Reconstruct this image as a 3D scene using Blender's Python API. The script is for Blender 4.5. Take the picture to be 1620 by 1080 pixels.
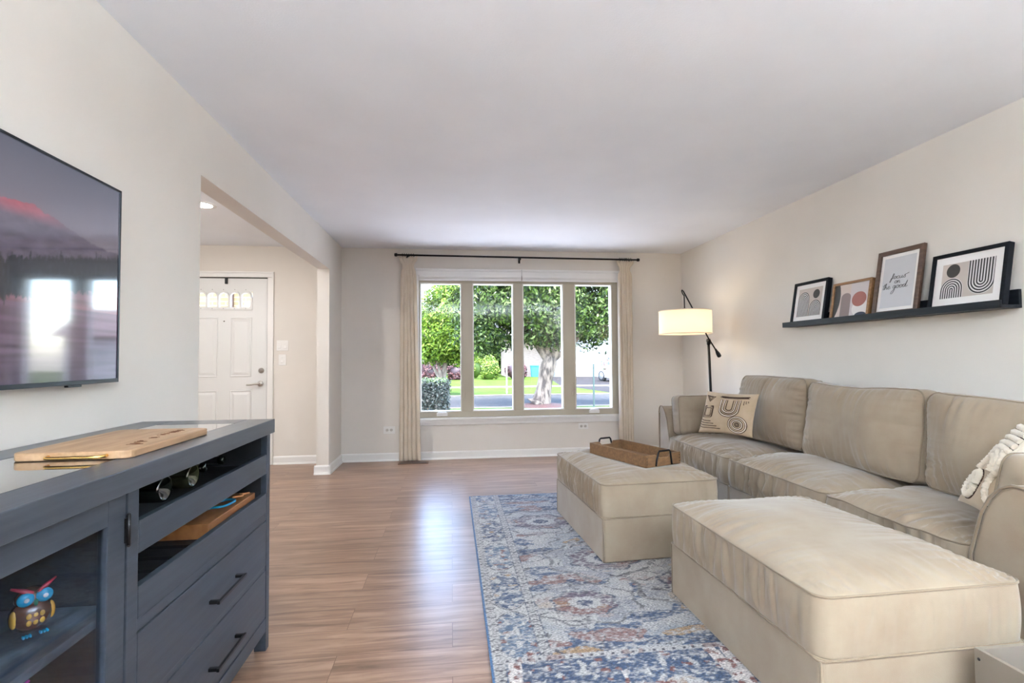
import bpy, bmesh, math, random
from math import sin, cos, pi, sqrt, exp, radians
from mathutils import Vector, Matrix, noise

for o in list(bpy.data.objects):
    bpy.data.objects.remove(o)
SC = bpy.context.scene
COL = SC.collection

# ------------------------------------------------------------------ camera
F, YAW, PITCH, ROLL, CAMZ = 798.1, .1195, .0321, -.0075, 1.1657
fwd = Vector((sin(YAW)*cos(PITCH), cos(YAW)*cos(PITCH), sin(PITCH)))
rt0 = Vector((cos(YAW), -sin(YAW), 0)); up0 = rt0.cross(fwd)
rt = rt0*cos(ROLL) + up0*sin(ROLL); up = up0*cos(ROLL) - rt0*sin(ROLL)
cd = bpy.data.cameras.new('camera'); cam = bpy.data.objects.new('camera', cd); COL.objects.link(cam)
M = Matrix((rt, up, -fwd)).transposed().to_4x4(); M.translation = (0, 0, CAMZ)
cam.matrix_world = M
cd.sensor_width = 36; cd.lens = F/1620*36; cd.clip_start = .02; cd.clip_end = 300
SC.camera = cam

# ------------------------------------------------------------------ exposure, sky, sun, lamps
vs = SC.view_settings
vs.view_transform = 'Standard'; vs.look = 'None'; vs.gamma = 1; vs.use_curve_mapping = False
vs.exposure = 1.85
w = bpy.data.worlds.new('sky'); SC.world = w; w.use_nodes = True
nt = w.node_tree; bg = nt.nodes['Background']
sky = nt.nodes.new('ShaderNodeTexSky'); sky.sky_type = 'NISHITA'; sky.sun_disc = False
sky.sun_elevation = radians(72); sky.sun_rotation = radians(200); sky.air_density = 1; sky.dust_density = 2
nt.links.new(sky.outputs[0], bg.inputs[0]); bg.inputs[1].default_value = 1.3

def lamp(name, typ, loc, energy, color=(1, 1, 1), size=.1, size_y=None, aim=None, spread=None):
    l = bpy.data.lights.new(name, typ); l.energy = energy; l.color = color
    if typ == 'AREA':
        l.size = size
        if size_y: l.shape = 'RECTANGLE'; l.size_y = size_y
        else: l.shape = 'DISK'
        if spread: l.spread = spread
    elif typ == 'POINT': l.shadow_soft_size = size
    o = bpy.data.objects.new(name, l); COL.objects.link(o); o.location = loc
    if aim is not None: o.rotation_euler = Vector(aim).to_track_quat('-Z', 'Y').to_euler()
    return o
FILL_BOWL = 68  # power of the added fill bowls behind the camera
sun = lamp('sun', 'SUN', (0, 0, 20), 3.7, (1, .97, .93), aim=(-.25, .12, -1)); sun.data.angle = .02

# ------------------------------------------------------------------ helpers
def lin(r, g, b):
    f = lambda c: (c/255/12.92 if c/255 <= .04045 else ((c/255+.055)/1.055)**2.4)
    return (f(r), f(g), f(b), 1)

def mat(name, col, rough=.5, metal=0, spec=None, coat=0, **kw):
    m = bpy.data.materials.new(name); m.use_nodes = True
    b = m.node_tree.nodes['Principled BSDF']
    b.inputs['Base Color'].default_value = col if len(col) == 4 else (*col, 1)
    b.inputs['Roughness'].default_value = rough; b.inputs['Metallic'].default_value = metal
    if spec is not None: b.inputs['Specular IOR Level'].default_value = spec
    if coat: b.inputs['Coat Weight'].default_value = coat; b.inputs['Coat Roughness'].default_value = .1
    for k, v in kw.items(): b.inputs[k.replace('_', ' ')].default_value = v
    return m

def nodes(m): return m.node_tree.nodes, m.node_tree.links, m.node_tree.nodes['Principled BSDF']

def noisy(m, c2, scale=(5, 5, 5), detail=4, lo=.35, hi=.65, bump=0, bscale=None, bdist=.01, rough2=None):
    """mix base colour with c2 by noise, optional bump from a second noise"""
    n, l, b = nodes(m)
    tc = n.new('ShaderNodeTexCoord'); mp = n.new('ShaderNodeMapping'); mp.inputs['Scale'].default_value = scale
    l.new(tc.outputs['Object'], mp.inputs[0])
    nz = n.new('ShaderNodeTexNoise'); nz.inputs['Scale'].default_value = 1; nz.inputs['Detail'].default_value = detail
    l.new(mp.outputs[0], nz.inputs[0])
    cr = n.new('ShaderNodeValToRGB'); l.new(nz.outputs[0], cr.inputs[0])
    cr.color_ramp.elements[0].position = lo; cr.color_ramp.elements[1].position = hi
    cr.color_ramp.elements[0].color = b.inputs['Base Color'].default_value
    cr.color_ramp.elements[1].color = c2 if len(c2) == 4 else (*c2, 1)
    l.new(cr.outputs[0], b.inputs['Base Color'])
    if bump:
        mp2 = n.new('ShaderNodeMapping'); s = bscale or (300, 300, 300); mp2.inputs['Scale'].default_value = s
        l.new(tc.outputs['Object'], mp2.inputs[0])
        n2 = n.new('ShaderNodeTexNoise'); n2.inputs['Scale'].default_value = 1; n2.inputs['Detail'].default_value = 3
        l.new(mp2.outputs[0], n2.inputs[0])
        bp = n.new('ShaderNodeBump'); bp.inputs['Strength'].default_value = bump; bp.inputs['Distance'].default_value = bdist
        l.new(n2.outputs[0], bp.inputs['Height']); l.new(bp.outputs[0], b.inputs['Normal'])
    return m

def wm(o):
    m = Matrix.LocRotScale(o.location, o.rotation_euler, o.scale)
    return wm(o.parent) @ m if o.parent else m

def thing(name, label, cat, loc=(0, 0, 0), rotz=0, group=None):
    o = bpy.data.objects.new(name, None); COL.objects.link(o)
    o.location = loc; o.rotation_euler = (0, 0, rotz); o.empty_display_size = .1
    o['label'] = label; o['category'] = cat
    if group: o['group'] = group
    return o

def tag(o, label, cat, group=None, kind=None):
    o['label'] = label; o['category'] = cat
    if group: o['group'] = group
    if kind: o['kind'] = kind
    return o

class MB:
    def __init__(s): s.v = []; s.f = []; s.m = []; s.s = []
    def add(s, vs, fs, mi=0, smooth=False, mx=None):
        k = len(s.v)
        s.v += [tuple(mx @ Vector(p)) if mx else tuple(p) for p in vs]
        for f in fs: s.f.append([i+k for i in f]); s.m.append(mi); s.s.append(smooth)
        return s
    def box(s, x0, x1, y0, y1, z0, z1, mi=0, mx=None):
        v = [(x, y, z) for z in (z0, z1) for y in (y0, y1) for x in (x0, x1)]
        return s.add(v, [(0, 2, 3, 1), (4, 5, 7, 6), (0, 1, 5, 4), (2, 6, 7, 3), (0, 4, 6, 2), (1, 3, 7, 5)], mi, False, mx)
    def prism(s, poly, a, b, axis='z', mi=0, smooth=False, mx=None):
        """poly 2D; axis z: (x,y) | x: (y,z) | y: (x,z)"""
        P = {'z': lambda p, t: (p[0], p[1], t), 'x': lambda p, t: (t, p[0], p[1]), 'y': lambda p, t: (p[0], t, p[1])}[axis]
        n = len(poly)
        v = [P(p, a) for p in poly] + [P(p, b) for p in poly]
        k = len(s.v)
        s.add(v, [(i, (i+1) % n, n+(i+1) % n, n+i) for i in range(n)], mi, smooth, mx)
        for f in (list(range(n))[::-1], [n+i for i in range(n)]):
            s.f.append([i+k for i in f]); s.m.append(mi); s.s.append(False)
        return s
    def tube(s, pts, r, seg=8, mi=0, closed=False, cap=True, flat=1, upv=None):
        pts = [Vector(p) for p in pts]; n = len(pts)
        rs = r if isinstance(r, (list, tuple)) else [r]*n
        vs = []; prev = None
        for i, p in enumerate(pts):
            if closed: t = pts[(i+1) % n]-pts[i-1]
            else: t = pts[min(i+1, n-1)]-pts[max(i-1, 0)]
            if t.length < 1e-9: t = Vector((0, 0, 1))
            t.normalize()
            if upv is not None: a = Vector(upv) - t*t.dot(Vector(upv)); 
            elif prev is None:
                a = Vector((0, 0, 1)) if abs(t.z) < .9 else Vector((1, 0, 0)); a = a - t*t.dot(a)
            else: a = prev - t*t.dot(prev)
            if a.length < 1e-6: a = t.orthogonal()
            a.normalize(); prev = a; b = t.cross(a)
            for k in range(seg):
                an = 2*pi*k/seg
                vs.append(p + a*(cos(an)*rs[i]*flat) + b*(sin(an)*rs[i]))
        fs = []
        for i in range(n if closed else n-1):
            j = (i+1) % n
            for k in range(seg):
                k2 = (k+1) % seg
                fs.append((i*seg+k, i*seg+k2, j*seg+k2, j*seg+k))
        s.add(vs, fs, mi, True)
        if cap and not closed:
            k0 = len(s.v)-len(vs)
            s.f.append([k0+k for k in range(seg)][::-1]); s.m.append(mi); s.s.append(False)
            s.f.append([k0+(n-1)*seg+k for k in range(seg)]); s.m.append(mi); s.s.append(False)
        return s
    def lathe(s, prof, c=(0, 0, 0), seg=24, mi=0, axis='z', smooth=True, mx=None):
        vs = []; n = len(prof)
        for r, h in prof:
            for k in range(seg):
                a = 2*pi*k/seg; x, y = r*cos(a), r*sin(a)
                p = {'z': (x, y, h), 'x': (h, x, y), 'y': (x, h, y)}[axis]
                vs.append((p[0]+c[0], p[1]+c[1], p[2]+c[2]))
        fs = [(i*seg+k, i*seg+(k+1) % seg, (i+1)*seg+(k+1) % seg, (i+1)*seg+k) for i in range(n-1) for k in range(seg)]
        return s.add(vs, fs, mi, smooth, mx)
    def disc(s, c, r, axis='z', seg=20, mi=0, mx=None, r2=None):
        r2 = r2 or r
        vs = []
        for k in range(seg):
            a = 2*pi*k/seg; x, y = r*cos(a), r2*sin(a)
            p = {'z': (x, y, 0), 'x': (0, x, y), 'y': (x, 0, y)}[axis]
            vs.append((p[0]+c[0], p[1]+c[1], p[2]+c[2]))
        return s.add(vs, [tuple(range(seg))], mi, False, mx)
    def build(s, name, mats, parent=None, bevel=0, world=True, solid=0, subs=0, flip=True):
        me = bpy.data.meshes.new(name)
        vs = s.v
        if parent is not None and world:
            inv = wm(parent).inverted(); vs = [inv @ Vector(p) for p in vs]
        me.from_pydata([tuple(p) for p in vs], [], s.f)
        for m in (mats if isinstance(mats, (list, tuple)) else [mats]): me.materials.append(m)
        me.polygons.foreach_set('material_index', s.m); me.polygons.foreach_set('use_smooth', s.s)
        me.update()
        if flip:
            bm = bmesh.new(); bm.from_mesh(me); bmesh.ops.recalc_face_normals(bm, faces=bm.faces); bm.to_mesh(me); bm.free()
        o = bpy.data.objects.new(name, me); COL.objects.link(o)
        if parent is not None: o.parent = parent
        if bevel:
            b = o.modifiers.new('bevel', 'BEVEL'); b.width = bevel; b.segments = 2; b.limit_method = 'ANGLE'; b.angle_limit = .6
            b.harden_normals = False
        if solid:
            q = o.modifiers.new('solid', 'SOLIDIFY'); q.thickness = solid
        if subs:
            q = o.modifiers.new('sub', 'SUBSURF'); q.levels = subs; q.render_levels = subs
        return o

def struct(name, mb, m, label=None, bevel=0):
    o = mb.build(name, m, None, bevel); o['kind'] = 'structure'
    o['label'] = label or name.replace('_', ' '); 
    return o

def copy_tree(o, parent=None):
    c = o.copy(); COL.objects.link(c); c.parent = parent
    for ch in list(o.children): copy_tree(ch, c)
    return c

def smooth_path(pts, n=6):
    """Catmull-Rom"""
    P = [Vector(p) for p in pts]; P = [P[0]*2-P[1]] + P + [P[-1]*2-P[-2]]
    out = []
    for i in range(1, len(P)-2):
        for k in range(n):
            t = k/n; a, b, c, d = P[i-1], P[i], P[i+1], P[i+2]
            out.append(.5*((2*b)+(c-a)*t+(2*a-5*b+4*c-d)*t*t+(-a+3*b-3*c+d)*t**3))
    out.append(P[-2]); return out

# ------------------------------------------------------------------ materials
wall_m = noisy(mat('wall_paint', lin(227, 221, 213), .75, spec=.25), lin(223, 217, 209), (2, 2, 2), bump=.12, bscale=(180, 180, 180), bdist=.002)
ceil_m = noisy(mat('ceiling_paint', lin(238, 240, 244), .85, spec=.15), lin(234, 236, 240), (2, 2, 2), bump=.25, bscale=(140, 140, 140), bdist=.003)
white_m = mat('white_trim_paint', lin(235, 233, 230), .35)
door_m = mat('white_door_paint', lin(226, 226, 224), .4)
vinyl_m = mat('almond_vinyl', lin(182, 173, 154), .4)
black_m = mat('black_metal', (.012, .012, .013), .4, .6)
iron_m = mat('wrought_iron', (.02, .02, .022), .55, .7)
nickel_m = mat('brushed_nickel', (.55, .53, .50), .28, 1)
brass_m = mat('polished_brass', (.85, .55, .18), .2, 1)
dark_m = mat('dark_gap', (.01, .01, .012), .7)
def schlick(n, l, f0=.04):
    lw = n.new('ShaderNodeLayerWeight'); lw.inputs[0].default_value = .5
    pw = n.new('ShaderNodeMath'); pw.operation = 'POWER'; pw.inputs[1].default_value = 5; l.new(lw.outputs['Facing'], pw.inputs[0])
    ma = n.new('ShaderNodeMath'); ma.operation = 'MULTIPLY_ADD'; ma.inputs[1].default_value = 1-f0; ma.inputs[2].default_value = f0; l.new(pw.outputs[0], ma.inputs[0])
    return ma
glass_m = bpy.data.materials.new('window_glass'); glass_m.use_nodes = True
n, l = glass_m.node_tree.nodes, glass_m.node_tree.links; n.remove(n['Principled BSDF'])
gt = n.new('ShaderNodeBsdfTransparent'); gg = n.new('ShaderNodeBsdfGlossy'); gg.inputs['Roughness'].default_value = .02
fr = schlick(n, l, .02); mx_ = n.new('ShaderNodeMixShader')
l.new(fr.outputs[0], mx_.inputs[0]); l.new(gt.outputs[0], mx_.inputs[1]); l.new(gg.outputs[0], mx_.inputs[2])
l.new(mx_.outputs[0], n['Material Output'].inputs[0])

def wood(name, c1, c2, rough=.45, scale=(3, 40, 40), coat=0, bump=.1, lo=.3, hi=.7, det=6, spec=None):
    m = mat(name, c1, rough, coat=coat, spec=spec)
    return noisy(m, c2, scale, det, lo, hi, bump, tuple(v*3 for v in scale), .002)

# plank floor: grain runs along X
floor_m = mat('laminate_planks', (.3, .2, .14, 1), .30)
n, l, b = nodes(floor_m)
tc = n.new('ShaderNodeTexCoord')
br = n.new('ShaderNodeTexBrick'); l.new(tc.outputs['Object'], br.inputs[0])
br.offset = .37; br.offset_frequency = 2
for k, v in (('Scale', 1), ('Mortar Size', .0012), ('Mortar Smooth', .2), ('Bias', 0), ('Brick Width', 1.22), ('Row Height', .19)): br.inputs[k].default_value = v
br.inputs['Color1'].default_value = (0, 0, 0, 1); br.inputs['Color2'].default_value = (1, 1, 1, 1); br.inputs['Mortar'].default_value = (.5, .5, .5, 1)
mp = n.new('ShaderNodeMapping'); mp.inputs['Scale'].default_value = (1.3, 15, 1); l.new(tc.outputs['Object'], mp.inputs[0])
addv = n.new('ShaderNodeVectorMath'); addv.operation = 'ADD'; l.new(mp.outputs[0], addv.inputs[0])
sc = n.new('ShaderNodeVectorMath'); sc.operation = 'SCALE'; sc.inputs['Scale'].default_value = 9; l.new(br.outputs['Color'], sc.inputs[0]); l.new(sc.outputs[0], addv.inputs[1])
nz = n.new('ShaderNodeTexNoise'); nz.inputs['Scale'].default_value = 1.6; nz.inputs['Detail'].default_value = 8; nz.inputs['Roughness'].default_value = .62; nz.inputs['Distortion'].default_value = .8
l.new(addv.outputs[0], nz.inputs[0])
cr = n.new('ShaderNodeValToRGB'); l.new(nz.outputs[0], cr.inputs[0])
e = cr.color_ramp.elements; e[0].position = .28; e[0].color = lin(106, 78, 60); e[1].position = .74; e[1].color = lin(182, 150, 126)
q = e.new(.5); q.color = lin(150, 118, 96)
mxc = n.new('ShaderNodeMix'); mxc.data_type = 'RGBA'; mxc.blend_type = 'MULTIPLY'; mxc.inputs[0].default_value = .22
l.new(cr.outputs[0], mxc.inputs[6]); l.new(br.outputs['Color'], mxc.inputs[7])
mx2 = n.new('ShaderNodeMix'); mx2.data_type = 'RGBA'; l.new(br.outputs['Fac'], mx2.inputs[0]); l.new(mxc.outputs[2], mx2.inputs[6]); mx2.inputs[7].default_value = lin(96, 70, 56)
l.new(mx2.outputs[2], b.inputs['Base Color'])
bp = n.new('ShaderNodeBump'); bp.inputs['Strength'].default_value = .15; bp.inputs['Distance'].default_value = .002; l.new(nz.outputs[0], bp.inputs['Height']); l.new(bp.outputs[0], b.inputs['Normal'])

def fabric(name, c1, c2):
    m = mat(name, c1, .9, spec=.15, Sheen_Weight=.35, Sheen_Roughness=.4)
    return noisy(m, c2, (7, 7, 7), 6, .35, .68, .35, (420, 420, 420), .0015)
sofa_m = fabric('beige_microfibre', lin(145, 128, 109), lin(154, 139, 120))
pipe_m = fabric('beige_piping', lin(130, 114, 95), lin(138, 122, 103))
stand_m = wood('charcoal_stained_wood', (.022, .029, .040, 1), (.036, .045, .060, 1), .42, (60, 4, 60), bump=.12)
standtop_m = wood('charcoal_top_wood', (.030, .036, .046, 1), (.052, .060, .074, 1), .30, (60, 4, 60), bump=.08)

# ------------------------------------------------------------------ room shell
XL, XR, D, H = -1.2435, 2.83, 5.93, 2.44
YB = -6.0; XH = -4.2; WT = .12
struct('floor', MB().box(XH, XR+.1, YB, D+.06, -.12, 0), floor_m, 'brown laminate plank floor')
struct('ceiling', MB().box(XH-.2, XR+.25, YB-.2, D+.35, H, H+.25), ceil_m, 'flat white ceiling')
struct('wall_right', MB().box(XR, XR+.15, YB, D+.2, -.1, H), wall_m, 'beige right wall behind the sofa')
struct('wall_back', MB().box(XH, XR, YB-.15, YB, -.1, H), mat('slate_paint', lin(92, 88, 84), .7), 'slate grey wall behind the camera')  # unseen wall, kept dark to limit light bounced onto near faces
struct('wall_hall', MB().box(XH-.15, XH, YB, D+.2, -.1, H), wall_m, 'entry hall left wall')
b_ = MB(); YN, YF, ZO = 2.668, 5.346, 2.094
b_.box(XL-WT, XL, YB, YN, -.05, H).box(XL-WT, XL, YN, YF, ZO, H).box(XL-WT, XL, YF, D+.05, -.05, H)
struct('wall_left', b_, wall_m, 'beige left wall with a wide opening to the entry hall')
# far wall with window and door holes
WX0, WX1, WZ0, WZ1 = -.375, 2.01, .478, 2.075
DX0, DX1, DZ = -2.97, -2.045, 2.085
b_ = MB(); y0, y1 = D, D+.18
b_.box(XH, DX0, y0, y1, -.1, H).box(DX0, DX1, y0, y1, DZ, H).box(DX1, WX0, y0, y1, -.1, H)
b_.box(WX0, WX1, y0, y1, -.1, WZ0).box(WX0, WX1, y0, y1, WZ1, H).box(WX1, XR, y0, y1, -.1, H)
struct('wall_far', b_, wall_m, 'beige far wall with the four-pane window')

def baseb(name, segs, label):
    """segs: ((x0,y0),(x1,y1),(nx,ny)) wall line and inward normal"""
    m = MB()
    prof = [(0, 0), (.026, 0), (.022, .014), (.013, .018), (.012, .075), (.006, .088), (0, .09)]
    for (a, c, nn) in segs:
        v = []; 
        for (px, py) in (a, c):
            v += [(px+nn[0]*o, py+nn[1]*o, z) for o, z in prof]
        k = len(prof)
        m.add(v, [(i, (i+1) % k, k+(i+1) % k, k+i) for i in range(k)]+[tuple(range(k)), tuple(range(k, 2*k))])
    return struct(name, m, white_m, label)
baseb('baseboard_far', [((XL, D), (XR, D), (0, -1))], 'white baseboard under the window')
baseb('baseboard_left', [((XL, YF-.02), (XL, D), (1, 0)), ((XL-WT-.02, YF), (XL+.02, YF), (0, -1)), ((XL-WT, YF), (XL-WT, D), (-1, 0)), ((XL, YB), (XL, YN), (1, 0))], 'white baseboard of the left wall')
baseb('baseboard_right', [((XR, YB), (XR, D), (-1, 0))], 'white baseboard of the right wall')
baseb('baseboard_hall', [((DX1+.075, D), (XL-WT, D), (0, -1)), ((XH, D), (DX0-.075, D), (0, -1))], 'white baseboard in the entry hall')

# ---- window
win = thing('window_1', 'four-pane almond casement window', 'window', (.8, D, WZ0)); del win['category']; win['kind'] = 'structure'
GX = [(-.35, .105), (.26, .721), (.854, 1.322), (1.486, 1.925)]
GZ0, GZ1 = .555, 2.034
fy0, fy1 = D+.005, D+.12
m = MB()
xs = [WX0]+[v for g in GX for v in g]+[WX1]
m.box(WX0, WX1, fy0, fy1, WZ0, GZ0-.012).box(WX0, WX1, fy0, fy1, GZ1+.012, WZ1)
for i in range(0, 10, 2):
    a, c = xs[i], xs[i+1]
    m.box(a-(0 if i == 0 else -.012), c+(0 if i == 8 else -.012), fy0, fy1, GZ0-.012, GZ1+.012)
m.build('window_frame', vinyl_m, win, .003)
for i, (a, c) in enumerate(GX):
    s = MB(); t = .013
    for (x0, x1, z0, z1) in ((a-t, c+t, GZ0-t, GZ0), (a-t, c+t, GZ1, GZ1+t), (a-t, a, GZ0, GZ1), (c, c+t, GZ0, GZ1)):
        s.box(x0, x1, D-.003, D+.09, z0, z1)
    s.build('sash', mat('sash_vinyl', lin(222, 219, 210), .4) if i == 0 else bpy.data.materials['sash_vinyl'], win, .002)
    MB().box(a, c, D+.055, D+.06, GZ0, GZ1).build('pane', glass_m, win)
# crank handles and locks
for cx in (.115-.225, 1.70):
    k = MB(); k.box(cx-.062, cx+.062, D-.022, D+.006, .497, .532)
    k.add([(cx-.055, D-.03, .53), (cx+.055, D-.03, .53), (cx+.045, D-.018, .55), (cx-.045, D-.018, .55), (cx-.055, D-.01, .53), (cx+.055, D-.01, .53)],
          [(0, 1, 2, 3), (3, 2, 5, 4), (0, 3, 4), (1, 5, 2)])
    k.tube(smooth_path([(cx-.05, D-.034, .545), (cx-.01, D-.036, .54), (cx+.02, D-.036, .552), (cx+.05, D-.034, .543)]), .006, 6)
    k.build('crank_handle', white_m, win, .003)
for cx in (.147, 1.443):
    MB().box(cx-.009, cx+.009, D-.014, D+.006, .70, .76).box(cx-.006, cx+.006, D-.024, D-.006, .72, .86).build('lock_lever', vinyl_m, win, .003)
# casing + stool
m = MB()
m.box(WX0-.035, WX1+.035, D-.02, D+.0, WZ1+.055, WZ1+.135)
m.box(WX0-.035, WX1+.035, D-.03, D+.0, WZ1+.108, WZ1+.135)
struct('trim_1', m, white_m, 'white head casing above the window', .003)
m = MB()
m.box(WX0-.0, WX1+.03, D-.05, D+.02, WZ0-.022, WZ0).box(WX0, WX1+.02, D-.032, D+.0, WZ0-.05, WZ0-.02).box(WX0, WX1+.02, D-.02, D, WZ0-.085, WZ0-.05)
struct('trim_2', m, white_m, 'white window stool and apron', .003)
m = MB(); m.box(WX0-.075+.04, WX0, D-.02, D+.0, WZ0-.08, WZ1+.055).box(WX1, WX1+.035, D-.02, D+.0, WZ0-.08, WZ1+.055)
struct('trim_3', m, white_m, 'white side casings of the window', .003)
# raised shades: two head rails
shade_m = mat('white_shade_fabric', lin(226, 224, 220), .7)
for i, (a, c, lab) in enumerate(((WX0+.004, .822, 'white raised cellular shade above the two left window panes'), (.834, WX1-.004, 'white raised cellular shade above the two right window panes'))):
    t = thing('window_shade', lab, 'blind', ((a+c)/2, D-.03, WZ1), group='raised shades over the window')
    MB().box(a, c, D-.045, D-.002, WZ1+.03, WZ1+.054).build('head_rail', white_m, t, .002)
    s = MB(); 
    for k in range(4): s.box(a+.004, c-.004, D-.042+.004*(k % 2), D-.006, WZ1+.012+.0045*k, WZ1+.0160+.0045*k)
    s.build('shade_fabric', shade_m, t)
    MB().box(a, c, D-.045, D-.004, WZ1-.004, WZ1+.011).build('bottom_rail', white_m, t, .002)
    if i == 1: MB().tube([(a-.006, D-.048, WZ1+.13), (a-.006, D-.048, WZ1-.0)], .0018, 6).build('cord', mat('cord', (.15, .15, .15), .6), t)

# ---- front door
dr = thing('door_1', 'white panelled front door with arched lites', 'door', ((DX0+DX1)/2, D, 0)); del dr['category']; dr['kind'] = 'structure'
yd = D+.012
# slab built as grid with holes for lites
lx = [(-2.792, -2.700), (-2.676, -2.584), (-2.560, -2.445), (-2.432, -2.316), (-2.300, -2.222)]
lites = [(-2.793, -2.700), (-2.672, -2.580), (-2.550, -2.452), (-2.432, -2.334), (-2.312, -2.228)]
lites = [(-2.795+i*.1175, -2.795+i*.1175+.094) for i in range(5)]
LZ0, LZ1, LZA = 1.752, 1.865, 1.912
m = MB(); sx0, sx1 = DX0+.006, DX1-.006
m.box(sx0, sx1, yd, yd+.045, .008, 1.722).box(sx0, sx1, yd, yd+.045, 1.935, DZ-.01)
m.box(sx0, lites[0][0]-.03, yd, yd+.045, 1.722, 1.935).box(lites[-1][1]+.02, sx1, yd, yd+.045, 1.722, 1.935)
# raised panels
def panel(m, x0, x1, z0, z1):
    for k, (ins, dy) in enumerate(((0, -.004), (.012, .003), (.03, -.006))):
        pass
    a = .016; c = .038
    y_, yr = yd-.0005, yd-.007
    R = [(x0, z0), (x1, z0), (x1, z1), (x0, z1)]
    def rr(i): return [(x0+i, z0+i), (x1-i, z0+i), (x1-i, z1-i), (x0+i, z1-i)]
    rings = [(0, y_), (.006, y_-.006), (.016, y_), (.022, y_), (.048, y_-.007)]
    v = []
    for i, yy in rings: v += [(p[0], yy, p[1]) for p in rr(i)]
    f = []
    for r_ in range(len(rings)-1):
        for k in range(4): f.append((r_*4+k, r_*4+(k+1) % 4, (r_+1)*4+(k+1) % 4, (r_+1)*4+k))
    f.append(tuple(range(len(rings)*4-4, len(rings)*4)))
    m.add(v, f)
for (x0, x1) in ((-2.80, -2.572), (-2.442, -2.214)):
    panel(m, x0, x1, .975, 1.635); panel(m, x0, x1, .20, .825)
m.build('door_panel', door_m, dr)
# lite surround: frame + arches
m = MB(); fy = yd-.012
X0, X1 = lites[0][0]-.03, lites[-1][1]+.02
m.box(X0, X1, fy, yd+.02, LZ0-.03, LZ0); 
xs = [X0]+[v for g in lites for v in g]+[X1]
for i in range(0, len(xs), 2): m.box(xs[i], xs[i+1], fy, yd+.02, LZ0, LZ1)
for (a, c) in lites:
    cx = (a+c)/2; r = (c-a)/2; e0 = .0118
    pts_i = [(cx-r*cos(pi*k/12), LZ1+(LZA-LZ1)*sin(pi*k/12)) for k in range(13)]
    pts_o = [(cx-(r+e0)*cos(pi*k/12), LZ1+(LZA-LZ1+.024)*sin(pi*k/12)) for k in range(13)]
    v = [(x, fy-.004, z) for x, z in pts_i]+[(x, fy-.004, z) for x, z in pts_o]+[(x, yd+.02, z) for x, z in pts_i]+[(x, yd+.02, z) for x, z in pts_o]
    f = []
    for k in range(12): f += [(k, k+1, 13+k+1, 13+k), (k, 26+k, 26+k+1, k+1), (13+k, 13+k+1, 39+k+1, 39+k)]
    m.add(v, f)
    # filler above arches
    v = [(x, yd, z) for x, z in pts_o]+[(x, yd, 1.936) for x, z in pts_o]
    m.add(v, [(k, k+1, 13+k+1, 13+k) for k in range(12)])
m.build('lite_frame', door_m, dr)
sc_ = MB()
for (a, c) in lites:
    for z in (LZA+.034, LZ0-.016): sc_.lathe([(.0, -.002), (.0042, -.0015), (.0045, 0)], ((a+c)/2, fy-.002, z), 8, 0, 'y')
sc_.build('screw_cap', mat('screw_grey', (.25, .24, .22), .4), dr)
MB().box(X0+.01, X1-.01, yd+.022, yd+.028, LZ0-.01, LZA+.02).build('lite_glass', glass_m, dr)
# latch hook at top, peephole, lock, lever
MB().box(-2.50, -2.474, yd-.02, yd+.0, 2.01, DZ-.005).build('door_hook', black_m, dr, .002)
MB().lathe([(0, -.004), (.007, -.004), (.007, .001)], (-2.509, yd, 1.594), 12, 0, 'y').build('peephole', mat('peephole_brass', (.12, .10, .08), .3, 1), dr)
m = MB(); m.lathe([(0, -.028), (.012, -.028), (.014, -.016), (.026, -.014), (.031, -.004), (.031, 0)], (-2.113, yd, 1.043), 20, 0, 'y'); m.box(-2.117, -2.109, yd-.042, yd-.026, 1.026, 1.06)
m.build('deadbolt', nickel_m, dr)
m = MB(); m.lathe([(0, -.02), (.026, -.018), (.032, -.006), (.032, 0)], (-2.12, yd, .898), 20, 0, 'y')
m.tube([(-2.12, yd-.012, .898), (-2.12, yd-.05, .898)], .011, 10)
m.tube(smooth_path([(-2.115, yd-.05, .898), (-2.16, yd-.055, .896), (-2.21, yd-.052, .889), (-2.25, yd-.045, .888)]), [.012]*6+[.010]*6+[.009]*7, 10)
m.build('lever_handle', nickel_m, dr)
m = MB()
for z in (1.045, .90): m.box(-2.052, -2.044, yd-.008, yd+.004, z-.03, z+.03)
m.build('strike_plate', mat('bronze', (.08, .05, .03), .4, .8), dr)
# jamb gap + casing
m = MB(); m.box(DX1-.004, DX1, D-.002, D+.18, 0, DZ).box(DX0, DX0+.004, D-.002, D+.18, 0, DZ).box(DX0, DX1, D-.002, D+.18, DZ-.004, DZ)
struct('trim_4', m, mat('weatherstrip', (.05, .045, .04), .8), 'dark weatherstrip around the front door')
m = MB()
for (x0, x1, z0, z1) in ((DX1+.001, DX1+.046, 0, DZ), (DX0-.046, DX0-.001, 0, DZ), (DX0-.046, DX1+.046, DZ+.001, DZ+.046)):
    m.box(x0, x1, D-.014, D, z0, z1)
m.box(DX1+.047, DX1+.066, D-.02, D, 0, DZ+.046).box(DX0-.066, DX0-.047, D-.02, D, 0, DZ+.046).box(DX0-.066, DX1+.066, D-.02, D, DZ+.047, DZ+.064)
struct('trim_5', m, white_m, 'white casing around the front door', .002)

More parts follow.
